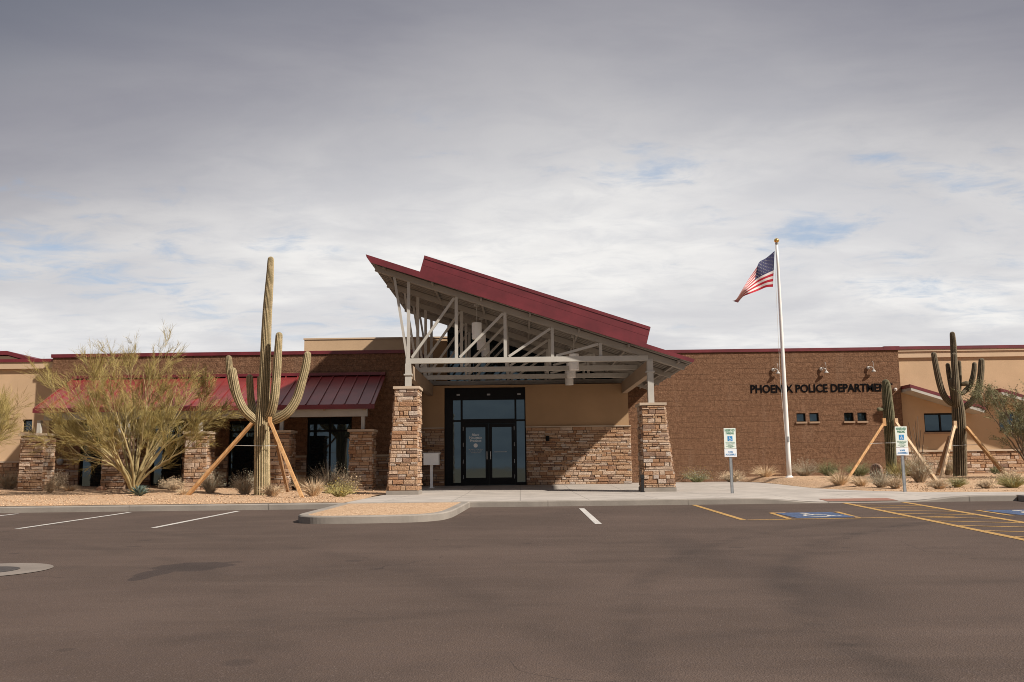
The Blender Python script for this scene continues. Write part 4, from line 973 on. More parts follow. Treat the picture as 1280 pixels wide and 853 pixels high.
mb = MB(); NU, NV = 48, 39
for j in range(NV+1): mb.add([flagpt(i/NU, j/NV) for i in range(NU+1)])
for j in range(NV):
    for i in range(NU):
        canton = (i+0.5)/NU < 0.4 and j < 21
        mi = 2 if canton else (0 if (j//3) % 2 == 0 else 1)
        a = j*(NU+1)+i; mb.face((a, a+NU+1, a+NU+2, a+1), 0.5, mi)
FL = thing("flag", flagpt(0, 0), "American stars and stripes flag flying limply leftwards from the tall flagpole", "flag")
mb.build("cloth", [M['flagred'], M['flagwhite'], M['flagblue']], FL, True)
mb = MB()
for row in range(9):
    for c_ in range(6 if row % 2 == 0 else 5):
        u0 = 0.4*((c_*2+1+(row % 2))/12); v0 = (7/13)*((row+1)/10)
        b0 = flagpt(u0, v0); du = (flagpt(u0+0.01, v0)-b0)/0.01; dv = (flagpt(u0, v0+0.01)-b0)/0.01; nn = du.cross(dv).normalized()
        if nn.y > 0: nn = -nn
        for sgn in (1, -1):
            pts = []
            for q in range(10):
                r = 0.021 if q % 2 == 0 else 0.009; an = math.pi/2+q*math.pi/5
                pts.append(b0 + du.normalized()*r*math.cos(an) - dv.normalized()*r*math.sin(an) + nn*0.006*sgn)
            k = mb.add(pts); mb.face([k+q for q in range(10)])
mb.build("stars", M['flagwhite'], FL)

# ------------------------------------------------------------------ parking signs
def parking_sign(u, vb, lab, name="parking_sign"):
    g_ = gp(u, vb); x, y, z = g_
    t = thing(name, (x, y, z), lab, "parking sign", "accessible parking signs on posts")
    s = y/FOC
    H = 80*s; w = 14.6*s; zt_ = z+H; zs = zt_-25.3*s; zp = zs-9.6*s-0.012
    mb = MB(); mb.box(x-0.03, x+0.03, y, y+0.012, z-0.05, zt_-0.05); mb.box(x-0.036, x-0.024, y+0.0, y+0.035, z-0.05, zt_-0.05); mb.box(x+0.024, x+0.036, y+0.0, y+0.035, z-0.05, zt_-0.05); mb.build("post", M['galv'], t)
    mb = MB(); mb.box(x-w/2, x+w/2, y-0.012, y-0.002, zs, zt_)
    pn = mb.build("sign_panel", M['signface'], t)
    for i, wd in enumerate(("RESERVED", "PARKING")):
        text_mesh("lettering", wd, 0.082, 0.0008, M['signgreen'], pn, (x, y-0.0145, zt_-0.085-i*0.075), width=w*(0.84, 0.66)[i], bold=0.001, align='CENTER')
    mb = MB(); q = w*0.42; zc = zt_-0.27
    mb.box(x-q/2, x+q/2, y-0.0150, y-0.0125, zc-q/2, zc+q/2); sq = mb.build("access_symbol_square", M['signblue'], pn)
    mb = MB()
    for plg in isa_polys():
        k = mb.add([(x-q/2+q*(0.08+0.84*p.x), y-0.0165, zc-q/2+q*(0.04+0.9*p.y)) for p in plg]); mb.face([k+i for i in range(len(plg))])
    mb.build("access_symbol", M['platewhite'], pn)
    for j, wd in enumerate(("VEHICLES DISPLAYING", "ACCESSIBLE PERMIT", "REQUIRED", "VIOLATORS SUBJECT", "TO FINE")):
        text_mesh("lettering", wd, 0.03, 0.0006, M['signgreen'], pn, (x, y-0.0142, zc-q/2-0.05-j*0.032), width=w*(0.8, 0.74, 0.42, 0.72, 0.34)[j], align='CENTER')
    mb = MB(); w2 = w*1.03; mb.box(x-w2/2, x+w2/2, y-0.012, y-0.002, zp, zs-0.012); p2 = mb.build("lower_plate", M['platewhite'], t)
    text_mesh("lettering", "VAN", 0.062, 0.0008, M['signblue'], p2, (x, y-0.0145, zp+0.105), align='CENTER', bold=0.001)
    text_mesh("lettering", "ACCESSIBLE", 0.062, 0.0008, M['signblue'], p2, (x, y-0.0145, zp+0.04), width=w*0.84, align='CENTER', bold=0.001)
    for zz in (zt_-0.03, zs+0.03):
        mb = MB(); mb.lathe((0, 0, 0), [(0.01, 0), (0.006, 0.006)], 8); mb.v = [(x+vx, y-0.012-vz, zz+vy) for vx, vy, vz in mb.v]; mb.build("bolt", M['galv'], pn)
    return t
parking_sign(915.5, 617, "accessible parking sign standing on the open concrete in front of the block wall")
parking_sign(1131.5, 615, "accessible parking sign standing in front of the single-stem braced cactus")

# ------------------------------------------------------------------ drop box, bollard
g_ = gp(539.5, 610.3); x, y, z = g_
DB = thing("drop_box", (x, y, z), "light grey steel drop box on a post beside the tall stone pillar", "drop box")
s = y/FOC; mb = MB(); w = 9.3*s; h = 14.6*s; zb_ = z+28.2*s
mb.hexa([(x-w, y-0.2, zb_), (x+w, y-0.2, zb_), (x+w, y+0.2, zb_), (x-w, y+0.2, zb_), (x-w, y-0.2, zb_+h*0.93), (x+w, y-0.2, zb_+h*0.93), (x+w, y+0.2, zb_+h), (x-w, y+0.2, zb_+h)])
mb.build("box_body", M['mailbox'], DB)
mb = MB(); mb.hexa([(x-w-0.02, y-0.23, zb_+h*0.93+0.002), (x+w+0.05, y-0.23, zb_+h*0.93+0.002), (x+w+0.05, y+0.22, zb_+h+0.002), (x-w-0.02, y+0.22, zb_+h+0.002), (x-w-0.02, y-0.23, zb_+h*0.93+0.02), (x+w+0.05, y-0.23, zb_+h*0.93+0.02), (x+w+0.05, y+0.22, zb_+h+0.02), (x-w-0.02, y+0.22, zb_+h+0.02)]); mb.build("lid", M['mailbox'], DB)
mb = MB(); mb.box(x-0.045, x+0.045, y-0.045, y+0.045, z-0.02, zb_-0.001); mb.box(x-0.09, x+0.09, y-0.09, y+0.09, z-0.01, z+0.015); mb.build("post", M['mailbox'], DB)
g_ = at(803.5, 614, 25.42); g_.z = gz(g_.x, 25.42); x, y, z = g_; mb = MB(); hh = 21.5*y/FOC
mb.box(x-0.035, x+0.035, y-0.035, y+0.035, z-0.02, z+hh*0.92); mb.box(x-0.05, x+0.05, y-0.05, y+0.05, z+hh*0.78, z+hh); mb.box(x-0.06, x+0.06, y-0.06, y+0.06, z-0.01, z+0.02)
tag(mb.build("bollard", M['bronze']), "short dark square bollard at the foot of the low stone pillar", "bollard")

# ------------------------------------------------------------------ cacti
def ribbed(pts, radii, ribs, seed=0, rdepth=0.2, dome=True, taper_base=False):
    """ribbed stem along pts with a domed tip"""
    mb = MB(); pts = [Vector(p) for p in pts]
    # resample smoothly
    P = []; Rr = []; n = len(pts)
    for i in range(n-1):
        p0, p1, p2, p3 = pts[max(i-1, 0)], pts[i], pts[i+1], pts[min(i+2, n-1)]
        steps = max(2, int((p2-p1).length/0.09))
        for k in range(steps):
            f = k/steps
            P.append(0.5*((2*p1)+(-p0+p2)*f+(2*p0-5*p1+4*p2-p3)*f*f+(-p0+3*p1-3*p2+p3)*f**3)); Rr.append(radii[i]+(radii[i+1]-radii[i])*f)
    P.append(pts[-1]); Rr.append(radii[-1])
    if dome:
        d = (P[-1]-P[-2]).normalized(); r = Rr[-1]; tip = P[-1]
        for a in (0.25, 0.5, 0.7, 0.85, 0.95, 1.0):
            P.append(tip + d*r*a*1.0); Rr.append(r*math.sqrt(max(0.004, 1-a*a)))
    rr = random.Random(seed); seg = ribs*4
    d = (P[1]-P[0]).normalized(); rx = d.orthogonal().normalized()
    base = []
    wob = [0.03+0.045*math.sin(q*0.23+seed)*math.sin(q*0.071+seed*2)+rr.uniform(-.02, .02) for q in range(len(P))]
    for i, p in enumerate(P):
        d = (P[min(i+1, len(P)-1)]-P[max(i-1, 0)]).normalized()
        rx = (rx - d*rx.dot(d)).normalized(); u = d.cross(rx)
        vs = []
        for k in range(seg):
            a = 2*math.pi*k/seg; c = 0.5+0.5*math.cos(2*math.pi*k/4)
            q = Rr[i]*(1-rdepth*(1-c)+ (wob[i]-0.03)*0.5)
            vs.append(p+(rx*math.cos(a)+u*math.sin(a))*q)
        base.append(mb.add(vs))
    for i in range(len(P)-1):
        for k in range(seg):
            j = (k+1) % seg; tt = 1.0 if k % 4 in (0, 3) else 0.25
            mb.face((base[i]+k, base[i]+j, base[i+1]+j, base[i+1]+k), tt)
    mb.face([base[-1]+k for k in range(seg)], 1.0); mb.face([base[0]+k for k in reversed(range(seg))], 0.5)
    return mb
def fix_tint_smooth(mb): return mb
def cactus(name, label, Y, conv, sc, base_px, trunk, arms, m, ribs=16, extra=None):
    bx = at(*conv(*base_px), Y).x; zb_ = gz(bx, Y)
    t = thing(name, (bx, Y, zb_), label, "saguaro cactus")
    s = Y/FOC/sc
    tp = [at(*conv(x, y), Y) for x, y, w in trunk]; tp[0].z = zb_-0.1
    ribbed(tp, [w/2*s for x, y, w in trunk], ribs, 1, 0.22).build("trunk", m, t, True)
    for i, arm in enumerate(arms):
        dy0, pts = arm
        n_ = len(pts)
        ap = [at(*conv(x, y), Y+dy0*clamp(k/2.0)) for k, (x, y, w) in enumerate(pts)]
        ribbed(ap, [w/2*s for x, y, w in pts], 12, 5+i, 0.18).build("arm", m, t, True)
    return t
Z2 = lambda x, y: (220+x/2.507, 300+y/2.507)
Z7 = lambda x, y: (1020+x/3.708, 400+y/3.708)
YC1 = 26.0
cactus("saguaro_cactus", "tallest saguaro with five upcurved arms and pale spined trunk, before the red arcade roof", YC1, Z2, 2.507, (270, 790),
       [(270, 800, 50), (270, 700, 49), (270, 600, 48), (272, 550, 46), (274, 510, 40), (279, 400, 34), (284, 270, 31), (288, 200, 29), (294, 120, 25), (297, 62, 20)],
       [(-0.25, [(258, 575, 22), (236, 556, 27), (212, 532, 29), (193, 490, 28), (184, 450, 27), (178, 412, 24)]),
        (0.35, [(262, 560, 18), (235, 548, 24), (205, 520, 25), (182, 470, 25), (170, 420, 24), (165, 372, 21)]),
        (0.3, [(262, 560, 18), (248, 545, 22), (238, 520, 24), (233, 480, 23), (231, 432, 22)]),
        (-0.3, [(278, 565, 22), (296, 545, 29), (308, 500, 28), (314, 440, 27), (318, 380, 26), (323, 300, 22)]),
        (-0.15, [(290, 572, 22), (322, 558, 31), (352, 538, 30), (378, 498, 29), (396, 440, 27), (407, 395, 26), (412, 360, 22)]),
        (0.35, [(265, 520, 8), (260, 500, 10), (259, 470, 10), (259, 432, 9)])], M['saguaro'], 18)
YC2 = 29.5
cactus("saguaro_cactus", "single-stem armless green saguaro braced by timbers in front of the block wall", YC2, Z7, 3.708, (350, 700),
       [(352, 760, 44), (350, 690, 46), (346, 600, 50), (342, 500, 51), (336, 420, 49), (330, 360, 46), (326, 310, 42), (323, 294, 36)],
       [(-0.1, [(318, 418, 10), (302, 416, 17), (291, 415, 18)])], M['saguaro_green'], 18)
YC3 = 31.0
cactus("saguaro_cactus", "dark saguaro with many raised arms standing before the tan stucco wing", YC3, Z7, 3.708, (668, 720),
       [(669, 745, 58), (668, 700, 60), (666, 600, 60), (664, 500, 60), (660, 430, 58), (657, 390, 52), (652, 330, 34), (646, 250, 29), (640, 180, 28), (636, 110, 27), (632, 66, 23)],
       [(-0.3, [(656, 420, 26), (650, 380, 32), (648, 320, 31), (645, 260, 30), (641, 205, 29), (640, 165, 26)]),
        (-0.1, [(648, 395, 22), (622, 384, 28), (600, 362, 30), (582, 325, 29), (567, 270, 28), (555, 210, 27), (546, 160, 24)]),
        (0.25, [(645, 370, 18), (634, 335, 25), (624, 290, 25), (616, 245, 24), (611, 210, 21)]),
        (-0.25, [(640, 390, 14), (633, 360, 19), (629, 315, 20), (627, 279, 18)]),
        (0.3, [(660, 370, 14), (664, 320, 18), (666, 260, 18), (664, 197, 17)]),
        (-0.15, [(680, 410, 24), (705, 393, 30), (732, 368, 31), (752, 325, 30), (762, 270, 29), (766, 220, 28), (767, 190, 25)]),
        (0.15, [(672, 345, 16), (692, 330, 24), (712, 305, 25), (726, 270, 24), (733, 230, 23), (734, 206, 20)]),
        (-0.05, [(672, 300, 14), (686, 297, 22), (697, 294, 22)])], M['saguaro_dark'], 18)

def brace(label, top, foot, Yt, Yf, m=None, w=0.13, h=0.075, block=True):
    a = at(*top, Yt); b = at(*foot, Yf); b.z = gz(b.x, Yf)+0.02
    o = MB(); d = (a-b).normalized()
    o.beam(b - d*0.05, a, h, w, (0, -1, 0.2))
    t = thing("timber_brace", b, label, "timber brace", "timber braces propping the cacti")
    o.build("plank", m or M['wood'], t)
    if block:
        o = MB(); o.box(a.x-0.05, a.x+0.05, a.y-0.09, a.y-0.01, a.z-0.1, a.z+0.15); o.build("pad_block", m or M['wood'], t)
brace("long timber brace leaning from gravel up to left side of tallest saguaro", (315.5, 529), (236, 613), YC1-0.1, 26.0, block=False, w=0.15)
brace("pale timber brace on the near side, from kerbside gravel to right of tallest saguaro", (338, 528), (377.5, 620), YC1-0.3, 23.6, w=0.15)
brace("darker timber brace behind the pale one at the tallest saguaro", (341, 533), (360, 603), YC1+0.2, 27.6, M['wood_dark'], block=False)
brace("orange timber brace on the left of the single-stem cactus", (1104.5, 529), (1059, 595.5), YC2-0.25, 28.6, w=0.15)
brace("weathered timber brace on the right of the single-stem cactus, behind the parking sign", (1119.5, 529), (1170, 601), YC2-0.2, 26.6, M['palewood'], w=0.13)
brace("pale timber brace on the front left of the many-armed dark saguaro", (1193, 532), (1176.5, 594), YC3-0.3, 29.2, M['palewood'], w=0.13)
brace("dark short timber brace behind the pale one at the many-armed saguaro", (1187, 546), (1170.5, 580), YC3+0.2, 31.8, M['wood_dark'], block=False)
brace("timber brace on the right of the many-armed dark saguaro", (1208, 535), (1259, 598), YC3-0.2, 29.0, block=False)
def ring(label, pts, Yc):
    P = [at(u, v, y) for u, v, y in pts]; mb = MB(); mb.tube(P, [0.009]*len(P), 5)
    return tag(mb.build("support_wire", M['wire']), label, "wire")
ring("thin wire strung across the trunk of the tallest saguaro between its braces", [(293, 557, 25.9), (318, 557.5, YC1-0.25), (329, 557.8, YC1-0.32), (338, 557.5, YC1-0.2), (346, 557.5, 25.7)], YC1)
ring("thin wire strung across the single-stem cactus between its two braces", [(1088, 554.5, 28.9), (1108, 554, YC2-0.22), (1114, 554, YC2-0.26), (1121, 553.5, YC2-0.2), (1136, 552.5, 28.4)], YC2)
ring("thin wire strung across the trunk of the many-armed dark saguaro", [(1183, 556.5, 30.2), (1193, 557, YC3-0.3), (1200, 557, YC3-0.33), (1207, 556.5, YC3-0.28), (1224, 556, 30.2)], YC3)

# ------------------------------------------------------------------ trees
def bush_tree(name, label, base, stems, seed, bark, twig, kids=(8, 6), tw=(5, 6), r0=0.06, tw_len=(0.3, 0.7), tw_w=0.004, leaves=0, curl=0.10):
    """many stems from one root, branching at sharp angles into fine upswept twigs; stems: lists of points from the base"""
    rr = random.Random(seed); T = thing(name, base, label, "tree"); wood = MB(); cr = MB()
    rv = lambda k: Vector((rr.gauss(0, k), rr.gauss(0, k), rr.gauss(0, k)))
    def ribbon(a, d, L_, w):
        d = d.normalized(); side = d.cross(rv(1)).normalized()*w
        m1 = a+d*L_*0.5+rv(0.012); e_ = a+d*L_+Vector((0, 0, rr.uniform(-.06, .03)))*L_
        k = cr.add([a-side, a+side, m1+side*0.75, m1-side*0.75, e_]); cr.face((k, k+1, k+2, k+3)); cr.face((k+3, k+2, k+4))
        return m1, e_
    def leaf(c):
        s1 = rv(1).normalized(); s2 = s1.cross(rv(1)).normalized(); l = rr.uniform(0.03, 0.065); w = l*0.4
        k = cr.add([c-s1*l/2, c+s2*w/2, c+s1*l/2, c-s2*w/2]); cr.face((k, k+1, k+2, k+3))
    def spray(a, d, L_):
        """a branchlet with its own fine twigs"""
        d = (d+rv(0.2)+Vector((0, 0, 0.10))).normalized(); m1, e_ = ribbon(a, d, L_, tw_w*1.15)
        for q in range(tw[1]):
            f = rr.uniform(0.1, 0.9); c = a.lerp(e_, f); d2 = (d+rv(0.33)+Vector((0, 0, 0.06))).normalized(); l2 = L_*rr.uniform(0.35, 0.75)
            m2, e2 = ribbon(c, d2, l2, tw_w)
            for _ in range(leaves): leaf(c.lerp(e2, rr.uniform(0.15, 1))+rv(0.02))
    def walk(p, d, L_, r, lev):
        n = max(4, int(L_/0.16)); pts = [p]; ds = [d]
        for i in range(n):
            d = (d+rv(0.055)+Vector((0, 0, curl*0.5))).normalized(); p = p+d*L_/n; pts.append(p); ds.append(d)
        grow(pts, ds, L_, r, lev)
    def grow(pts, ds, L_, r, lev):
        n = len(pts)-1; rad_ = [max(0.0035, r*(1-0.86*(i/n))) for i in range(n+1)]
        wood.tube(pts, rad_, 7 if r > 0.02 else 4, False)
        if lev < 2:
            for q in range(kids[lev]):
                f = rr.uniform(0.30 if lev == 0 else 0.15, 0.98); i = min(n-1, int(f*n)); ax = ds[i].cross(rv(1)).normalized()
                d2 = (Matrix.Rotation(rad(rr.uniform(18, 44)), 3, ax) @ ds[i]); L2 = L_*rr.uniform(0.25, 0.45)*(1.15-0.45*f)
                walk(pts[i], d2, L2, min(rad_[i]*0.6, r*0.5), lev+1)
        if lev >= 1:
            for q in range(tw[0] if lev == 2 else tw[0]+2):
                f = rr.uniform(0.25, 1.0); i = min(n-1, int(f*n)); spray(pts[i], ds[i], rr.uniform(*tw_len))
    for st in stems:
        P = []; m_ = len(st)
        for i in range(m_-1):
            p0, p1, p2, p3 = st[max(i-1, 0)], st[i], st[i+1], st[min(i+2, m_-1)]; k_ = max(2, int((p2-p1).length/0.14))
            for k in range(k_):
                f = k/k_; P.append(0.5*((2*p1)+(-p0+p2)*f+(2*p0-5*p1+4*p2-p3)*f*f+(-p0+3*p1-3*p2+p3)*f**3)+(rv(0.008) if P else Vector((0, 0, 0))))
        P.append(st[-1]); D = [(P[min(i+1, len(P)-1)]-P[max(i-1, 0)]).normalized() for i in range(len(P))]
        L_ = sum((b-a).length for a, b in zip(P, P[1:])); grow(P, D, L_, r0*(0.65+0.35*min(1, L_/3.5)), 0)
    wood.build("trunk", bark, T, True); cr.build("crown", twig, T)
    return T
YTR = 26.9
b1 = at(167.5, 610, YTR); b1.z = gz(b1.x, YTR)
Z1 = lambda x, y: (x/3.28, 400+y/3.28)
rr = random.Random(21); stems = []
guides = [[(520, 640), (440, 555), (370, 500), (290, 468), (190, 400)], [(530, 640), (450, 530), (400, 430), (340, 320), (290, 240)], [(548, 600), (548, 500), (548, 400), (545, 280), (520, 150)],
          [(570, 620), (600, 540), (640, 450), (690, 340), (730, 210)], [(585, 650), (640, 600), (690, 560), (750, 520), (830, 440)], [(575, 640), (630, 570), (680, 490), (770, 400), (850, 300)],
          [(530, 620), (505, 510), (470, 400), (430, 270), (400, 170)], [(560, 620), (575, 500), (590, 380), (620, 250), (640, 130)], [(525, 640), (430, 570), (330, 540), (260, 470), (170, 400)], [(575, 640), (640, 540), (720, 470), (800, 430), (880, 360)],
          [(545, 610), (515, 480), (470, 330), (450, 185)], [(560, 600), (580, 470), (602, 330), (585, 165)], [(575, 620), (640, 500), (720, 380), (790, 240)], [(525, 620), (400, 490), (285, 350), (240, 255)]]
for gd in guides:
    o_ = rr.uniform(-1.3, 1.3); st = [b1.copy()]
    for i, (x, y) in enumerate(gd): st.append(at(*Z1(x, y+(680-y)*0.095), YTR+o_*(i+1)/len(gd)))
    stems.append(st)
for i in range(5):       # stems towards and away from the camera
    az = (-1)**i*math.pi/2+rr.uniform(-0.6, 0.6); q = [b1.copy()]
    for f, h in ((0.22, 0.7), (0.5, 1.5), (0.8, 2.3), (1.0, 3.0)): q.append(b1+Vector((math.cos(az)*2.0*f, math.sin(az)*2.0*f, h)))
    stems.append(q)
bush_tree("palo_verde_tree", "fine-twigged olive yellow palo verde with fanned bare stems, before the red arcade roof", b1, stems, 5, M['bark'], M['twig'], kids=(8, 6), tw=(4, 7), r0=0.046, tw_len=(0.22, 0.5), tw_w=0.0031)
def fan(base, n, spread, height, seed, lean=0.0):
    rr = random.Random(seed); out = []
    for i in range(n):
        az = 2*math.pi*i/n+rr.uniform(-.3, .3); w = spread*rr.uniform(0.45, 1.0); h = height*rr.uniform(0.75, 1.0)*(1-0.25*(w/spread)); q = [base.copy()]
        for f, z in ((0.2, 0.25), (0.48, 0.52), (0.78, 0.78), (1.0, 1.0)): q.append(base+Vector((math.cos(az)*w*f+lean*z, math.sin(az)*w*f*0.8, h*z)))
        out.append(q)
    return out
bl = at(-48, 608, 27.0); bl.z = gz(bl.x, 27.0)
bush_tree("palo_verde_tree", "sparse palo verde reaching in at the left edge before the tan stucco wing", bl, fan(bl, 10, 2.5, 3.3, 4), 8, M['bark'], M['twig'], kids=(7, 5), tw=(4, 5), r0=0.045, tw_len=(0.28, 0.6), tw_w=0.0036)
brt = at(1293, 600, 28.5); brt.z = gz(brt.x, 28.5)
bush_tree("mesquite_tree", "small grey green leafed tree at the right edge before the tan wing", brt, fan(brt, 9, 1.7, 3.2, 6, -0.15), 9, M['bark_dark'], M['leaf'], kids=(6, 5), tw=(3, 4), r0=0.04, tw_len=(0.2, 0.45), tw_w=0.003, leaves=4)
p = gp(6, 601); mb = MB(); mb.tube([p-Vector((0, 0, .1)), p+Vector((0.0, 0, 45*p.y/FOC))], [0.025, 0.025], 8)
tag(mb.build("tree_stake", M['wood_dark']), "thin brown wooden stake upright in gravel at the left edge", "stake")

# ------------------------------------------------------------------ shrubs, agave, rocks
def shrub(name, label, u, v, wpx, hpx, stem, leafm, seed, kind='leafy', n=380, Y=None, flowers=0, cat="shrub"):
    rr = random.Random(seed)
    p = gp(u, v) if Y is None else None
    if p is None: q = at(u, v, Y); p = Vector((q.x, Y, gz(q.x, Y)))
    s = p.y/FOC; w = wpx*s*0.62; h = hpx*s*1.12
    T = thing(name, p, label, cat)
    mb = MB(); lf = MB()
    for i in range(n):
        az = rr.random()*2*math.pi; rad_ = math.sqrt(rr.random())
        tip = Vector((math.cos(az)*w*1.12*rad_, math.sin(az)*w*rad_*0.8, h*(0.35+0.85*rr.random()**1.4)*(1-0.35*rad_**2)))
        st = Vector((math.cos(az), math.sin(az), 0))*w*0.18*rr.random()
        mid = (st+tip)*0.5+Vector((0, 0, h*0.10)); a = p+st-Vector((0, 0, .02)); m1 = p+mid; e_ = p+tip
        side = (e_-a).cross(Vector((rr.gauss(0, 1), rr.gauss(0, 1), 0.2)))
        side = side.normalized()*(0.005 if kind == 'grass' else 0.0042)
        k = mb.add([a-side, a+side, m1+side*0.8, m1-side*0.8, e_]); mb.face((k, k+1, k+2, k+3)); mb.face((k+3, k+2, k+4))
        if kind != 'grass':
            for q in range(3):
                f = rr.uniform(0.35, 1.0); c = m1.lerp(e_, (f-0.35)/0.65)+Vector((rr.gauss(0, .03), rr.gauss(0, .03), rr.gauss(0, .025)))
                s1 = Vector((rr.gauss(0, 1), rr.gauss(0, 1), rr.gauss(0.4, 1))).normalized(); s2 = s1.orthogonal().normalized(); l = rr.uniform(0.015, 0.036); w2 = l*0.3
                k = lf.add([c-s1*l/2, c+s2*w2, c+s1*l/2, c-s2*w2]); lf.face((k, k+1, k+2, k+3))
        if rr.random() < flowers:
            c = e_+Vector((0, 0, 0.01))
            for q in range(5):
                a2 = q*2*math.pi/5; k = lf.add([c, c+Vector((math.cos(a2), math.sin(a2), .3))*0.028, c+Vector((math.cos(a2+.9), math.sin(a2+.9), .3))*0.028]); lf.face((k, k+1, k+2), 0.5, 1)
    mb.build("stems" if kind != 'grass' else "blades", stem, T)
    if kind != 'grass': lf.build("leaves", [leafm, M['flower']] if flowers else leafm, T)
    return T
S = M
shrub("grey_shrub", "grey shrub at the left edge beside the wooden stake", 10, 612, 34, 26, S['dusty'], S['sage'], 1)
shrub("dry_shrub", "pale dry shrub in gravel under the small square window of the tan wing", 42, 613, 26, 16, S['dusty'], S['straw'], 2)
shrub("dark_round_shrub", "dark rounded shrub against the foot of the first stone column", 73, 612, 20, 22, S['dusty'], S['dusty'], 3, n=320)
shrub("dry_shrub", "tan twiggy shrub in front of the first stone column", 62, 617, 14, 16, S['straw'], S['straw'], 4)
shrub("bunch_grass", "flat rusty clump of dry grass right of the first stone column", 87, 614, 22, 8, S['straw'], S['straw'], 5, 'grass', cat="grass clump")
shrub("grey_shrub", "blue-grey shrub at the foot of the long left timber brace", 263, 616, 32, 27, S['dusty'], S['sage'], 6)
shrub("grey_shrub", "loose grey shrub left of the trunk base of the tallest saguaro", 306, 618, 36, 26, S['dusty'], S['sage'], 7)
shrub("bunch_grass", "straw grass clump right in front of the tallest saguaro trunk", 340, 620.5, 30, 16, S['straw'], S['straw'], 8, 'grass', 420, cat="grass clump")
shrub("dry_shrub", "greyish dry shrub between the tallest saguaro and its two right braces", 357, 612, 28, 24, S['dusty'], S['sage'], 9)
shrub("bunch_grass", "straw grass clump at foot of the pale near brace of the tallest saguaro", 392, 620, 34, 20, S['straw'], S['straw'], 10, 'grass', 480, cat="grass clump")
shrub("tall_shrub", "taller grey green shrub standing in front of the arcade glass doors", 411, 614, 44, 33, S['dusty'], S['sage'], 11, n=260)
shrub("low_shrub", "low yellowish green shrub with tiny flowers near the last arcade column", 425, 621.5, 36, 18, S['olive'], S['olive'], 12, n=300, flowers=0.12)
shrub("flowering_shrub", "yellow flowering shrub at the base of the block wall by the low pillar", 871, 602.5, 34, 16, S['shrubgreen'], S['sage'], 13, n=220, Y=33.9, flowers=0.5)
shrub("bunch_grass", "dry grass clump at the wall base just left of the flagpole", 957, 602.5, 32, 14, S['straw'], S['straw'], 14, 'grass', 350, Y=33.0, cat="grass clump")
shrub("grey_shrub", "wispy grey green shrub at the wall base just right of the flagpole", 1006, 601.5, 34, 20, S['dusty'], S['sage'], 15, Y=33.0)
shrub("bunch_grass", "dry straw clump at foot of the orange timber brace", 1050, 607, 30, 17, S['straw'], S['straw'], 16, 'grass', 420, cat="grass clump")
shrub("green_shrub", "green shrub against the block wall below the four square windows", 1036, 600, 26, 18, S['shrubgreen'], S['shrubgreen'], 17, Y=32.5)
shrub("green_shrub", "dark green shrub behind the orange timber brace", 1074, 598, 34, 18, S['shrubgreen'], S['shrubgreen'], 18, Y=31.5)
shrub("grey_shrub", "grey rounded shrub left of the right-hand parking sign post", 1102, 610, 30, 22, S['dusty'], S['sage'], 19, n=300)
shrub("dry_shrub", "pale dry shrub just behind the post of the parking sign", 1120, 611.5, 24, 16, S['straw'], S['dusty'], 20)
shrub("yellow_shrub", "yellowish grass-like shrub at the base of the single-stem cactus", 1124, 597, 34, 22, S['olive'], S['olive'], 21, 'grass', 380, Y=29.3)
shrub("grey_shrub", "large grey green shrub between the weathered brace and the ocotillo", 1150, 603, 38, 38, S['dusty'], S['sage'], 22, n=420)
shrub("dry_shrub", "small dry shrub at the foot of the weathered timber brace", 1174, 611.5, 26, 13, S['straw'], S['dusty'], 23)
shrub("low_shrub", "low yellow green shrub in gravel before the many-armed saguaro", 1196, 609, 26, 12, S['olive'], S['shrubgreen'], 24)
shrub("green_shrub", "grey green shrub tucked behind the braces of the many-armed saguaro", 1186, 596, 26, 24, S['dusty'], S['shrubgreen'], 25, Y=32.0)
shrub("dry_shrub", "reddish dry clump in gravel right of the many-armed saguaro", 1233, 611, 22, 11, S['dusty'], S['straw'], 26)
shrub("green_shrub", "small green shrub by the stone base right of the many-armed saguaro", 1246, 593.5, 16, 10, S['shrubgreen'], S['shrubgreen'], 27, Y=32.3)
shrub("low_shrub", "wide olive shrub at the right edge in front of the leafy tree", 1266, 610, 40, 17, S['olive'], S['shrubgreen'], 28, n=320)
shrub("dry_shrub", "faded twiggy shrub between two arcade columns, right of the palo verde", 215, 613, 30, 14, S['dusty'], S['straw'], 31)
shrub("bunch_grass", "pale straw tuft left of the tall shrub by the arcade glass doors", 374, 612, 26, 18, S['straw'], S['straw'], 32, 'grass', 380, cat="grass clump")
shrub("dry_shrub", "sprawling dry brush behind the low yellowish shrub at the last arcade column", 434, 613, 34, 24, S['dusty'], S['straw'], 33)
shrub("bunch_grass", "small straw tuft in open gravel left of the long timber brace", 228, 619, 16, 9, S['straw'], S['straw'], 34, 'grass', 240, cat="grass clump")
shrub("dry_shrub", "tan brush along the block wall between the flagpole and the low pillar", 915, 602.5, 30, 14, S['dusty'], S['straw'], 35, Y=33.6)
shrub("bunch_grass", "pale straw tuft between the orange brace foot and the grey rounded shrub", 1076, 608, 26, 13, S['straw'], S['straw'], 36, 'grass', 320, cat="grass clump")
shrub("yellow_shrub", "yellow green brush between the single-stem cactus and the ocotillo", 1139, 596, 28, 22, S['olive'], S['olive'], 37, Y=30.6)
shrub("dry_shrub", "dusty low brush at the foot of the right-hand brace of the dark saguaro", 1262, 603, 30, 14, S['dusty'], S['straw'], 38)
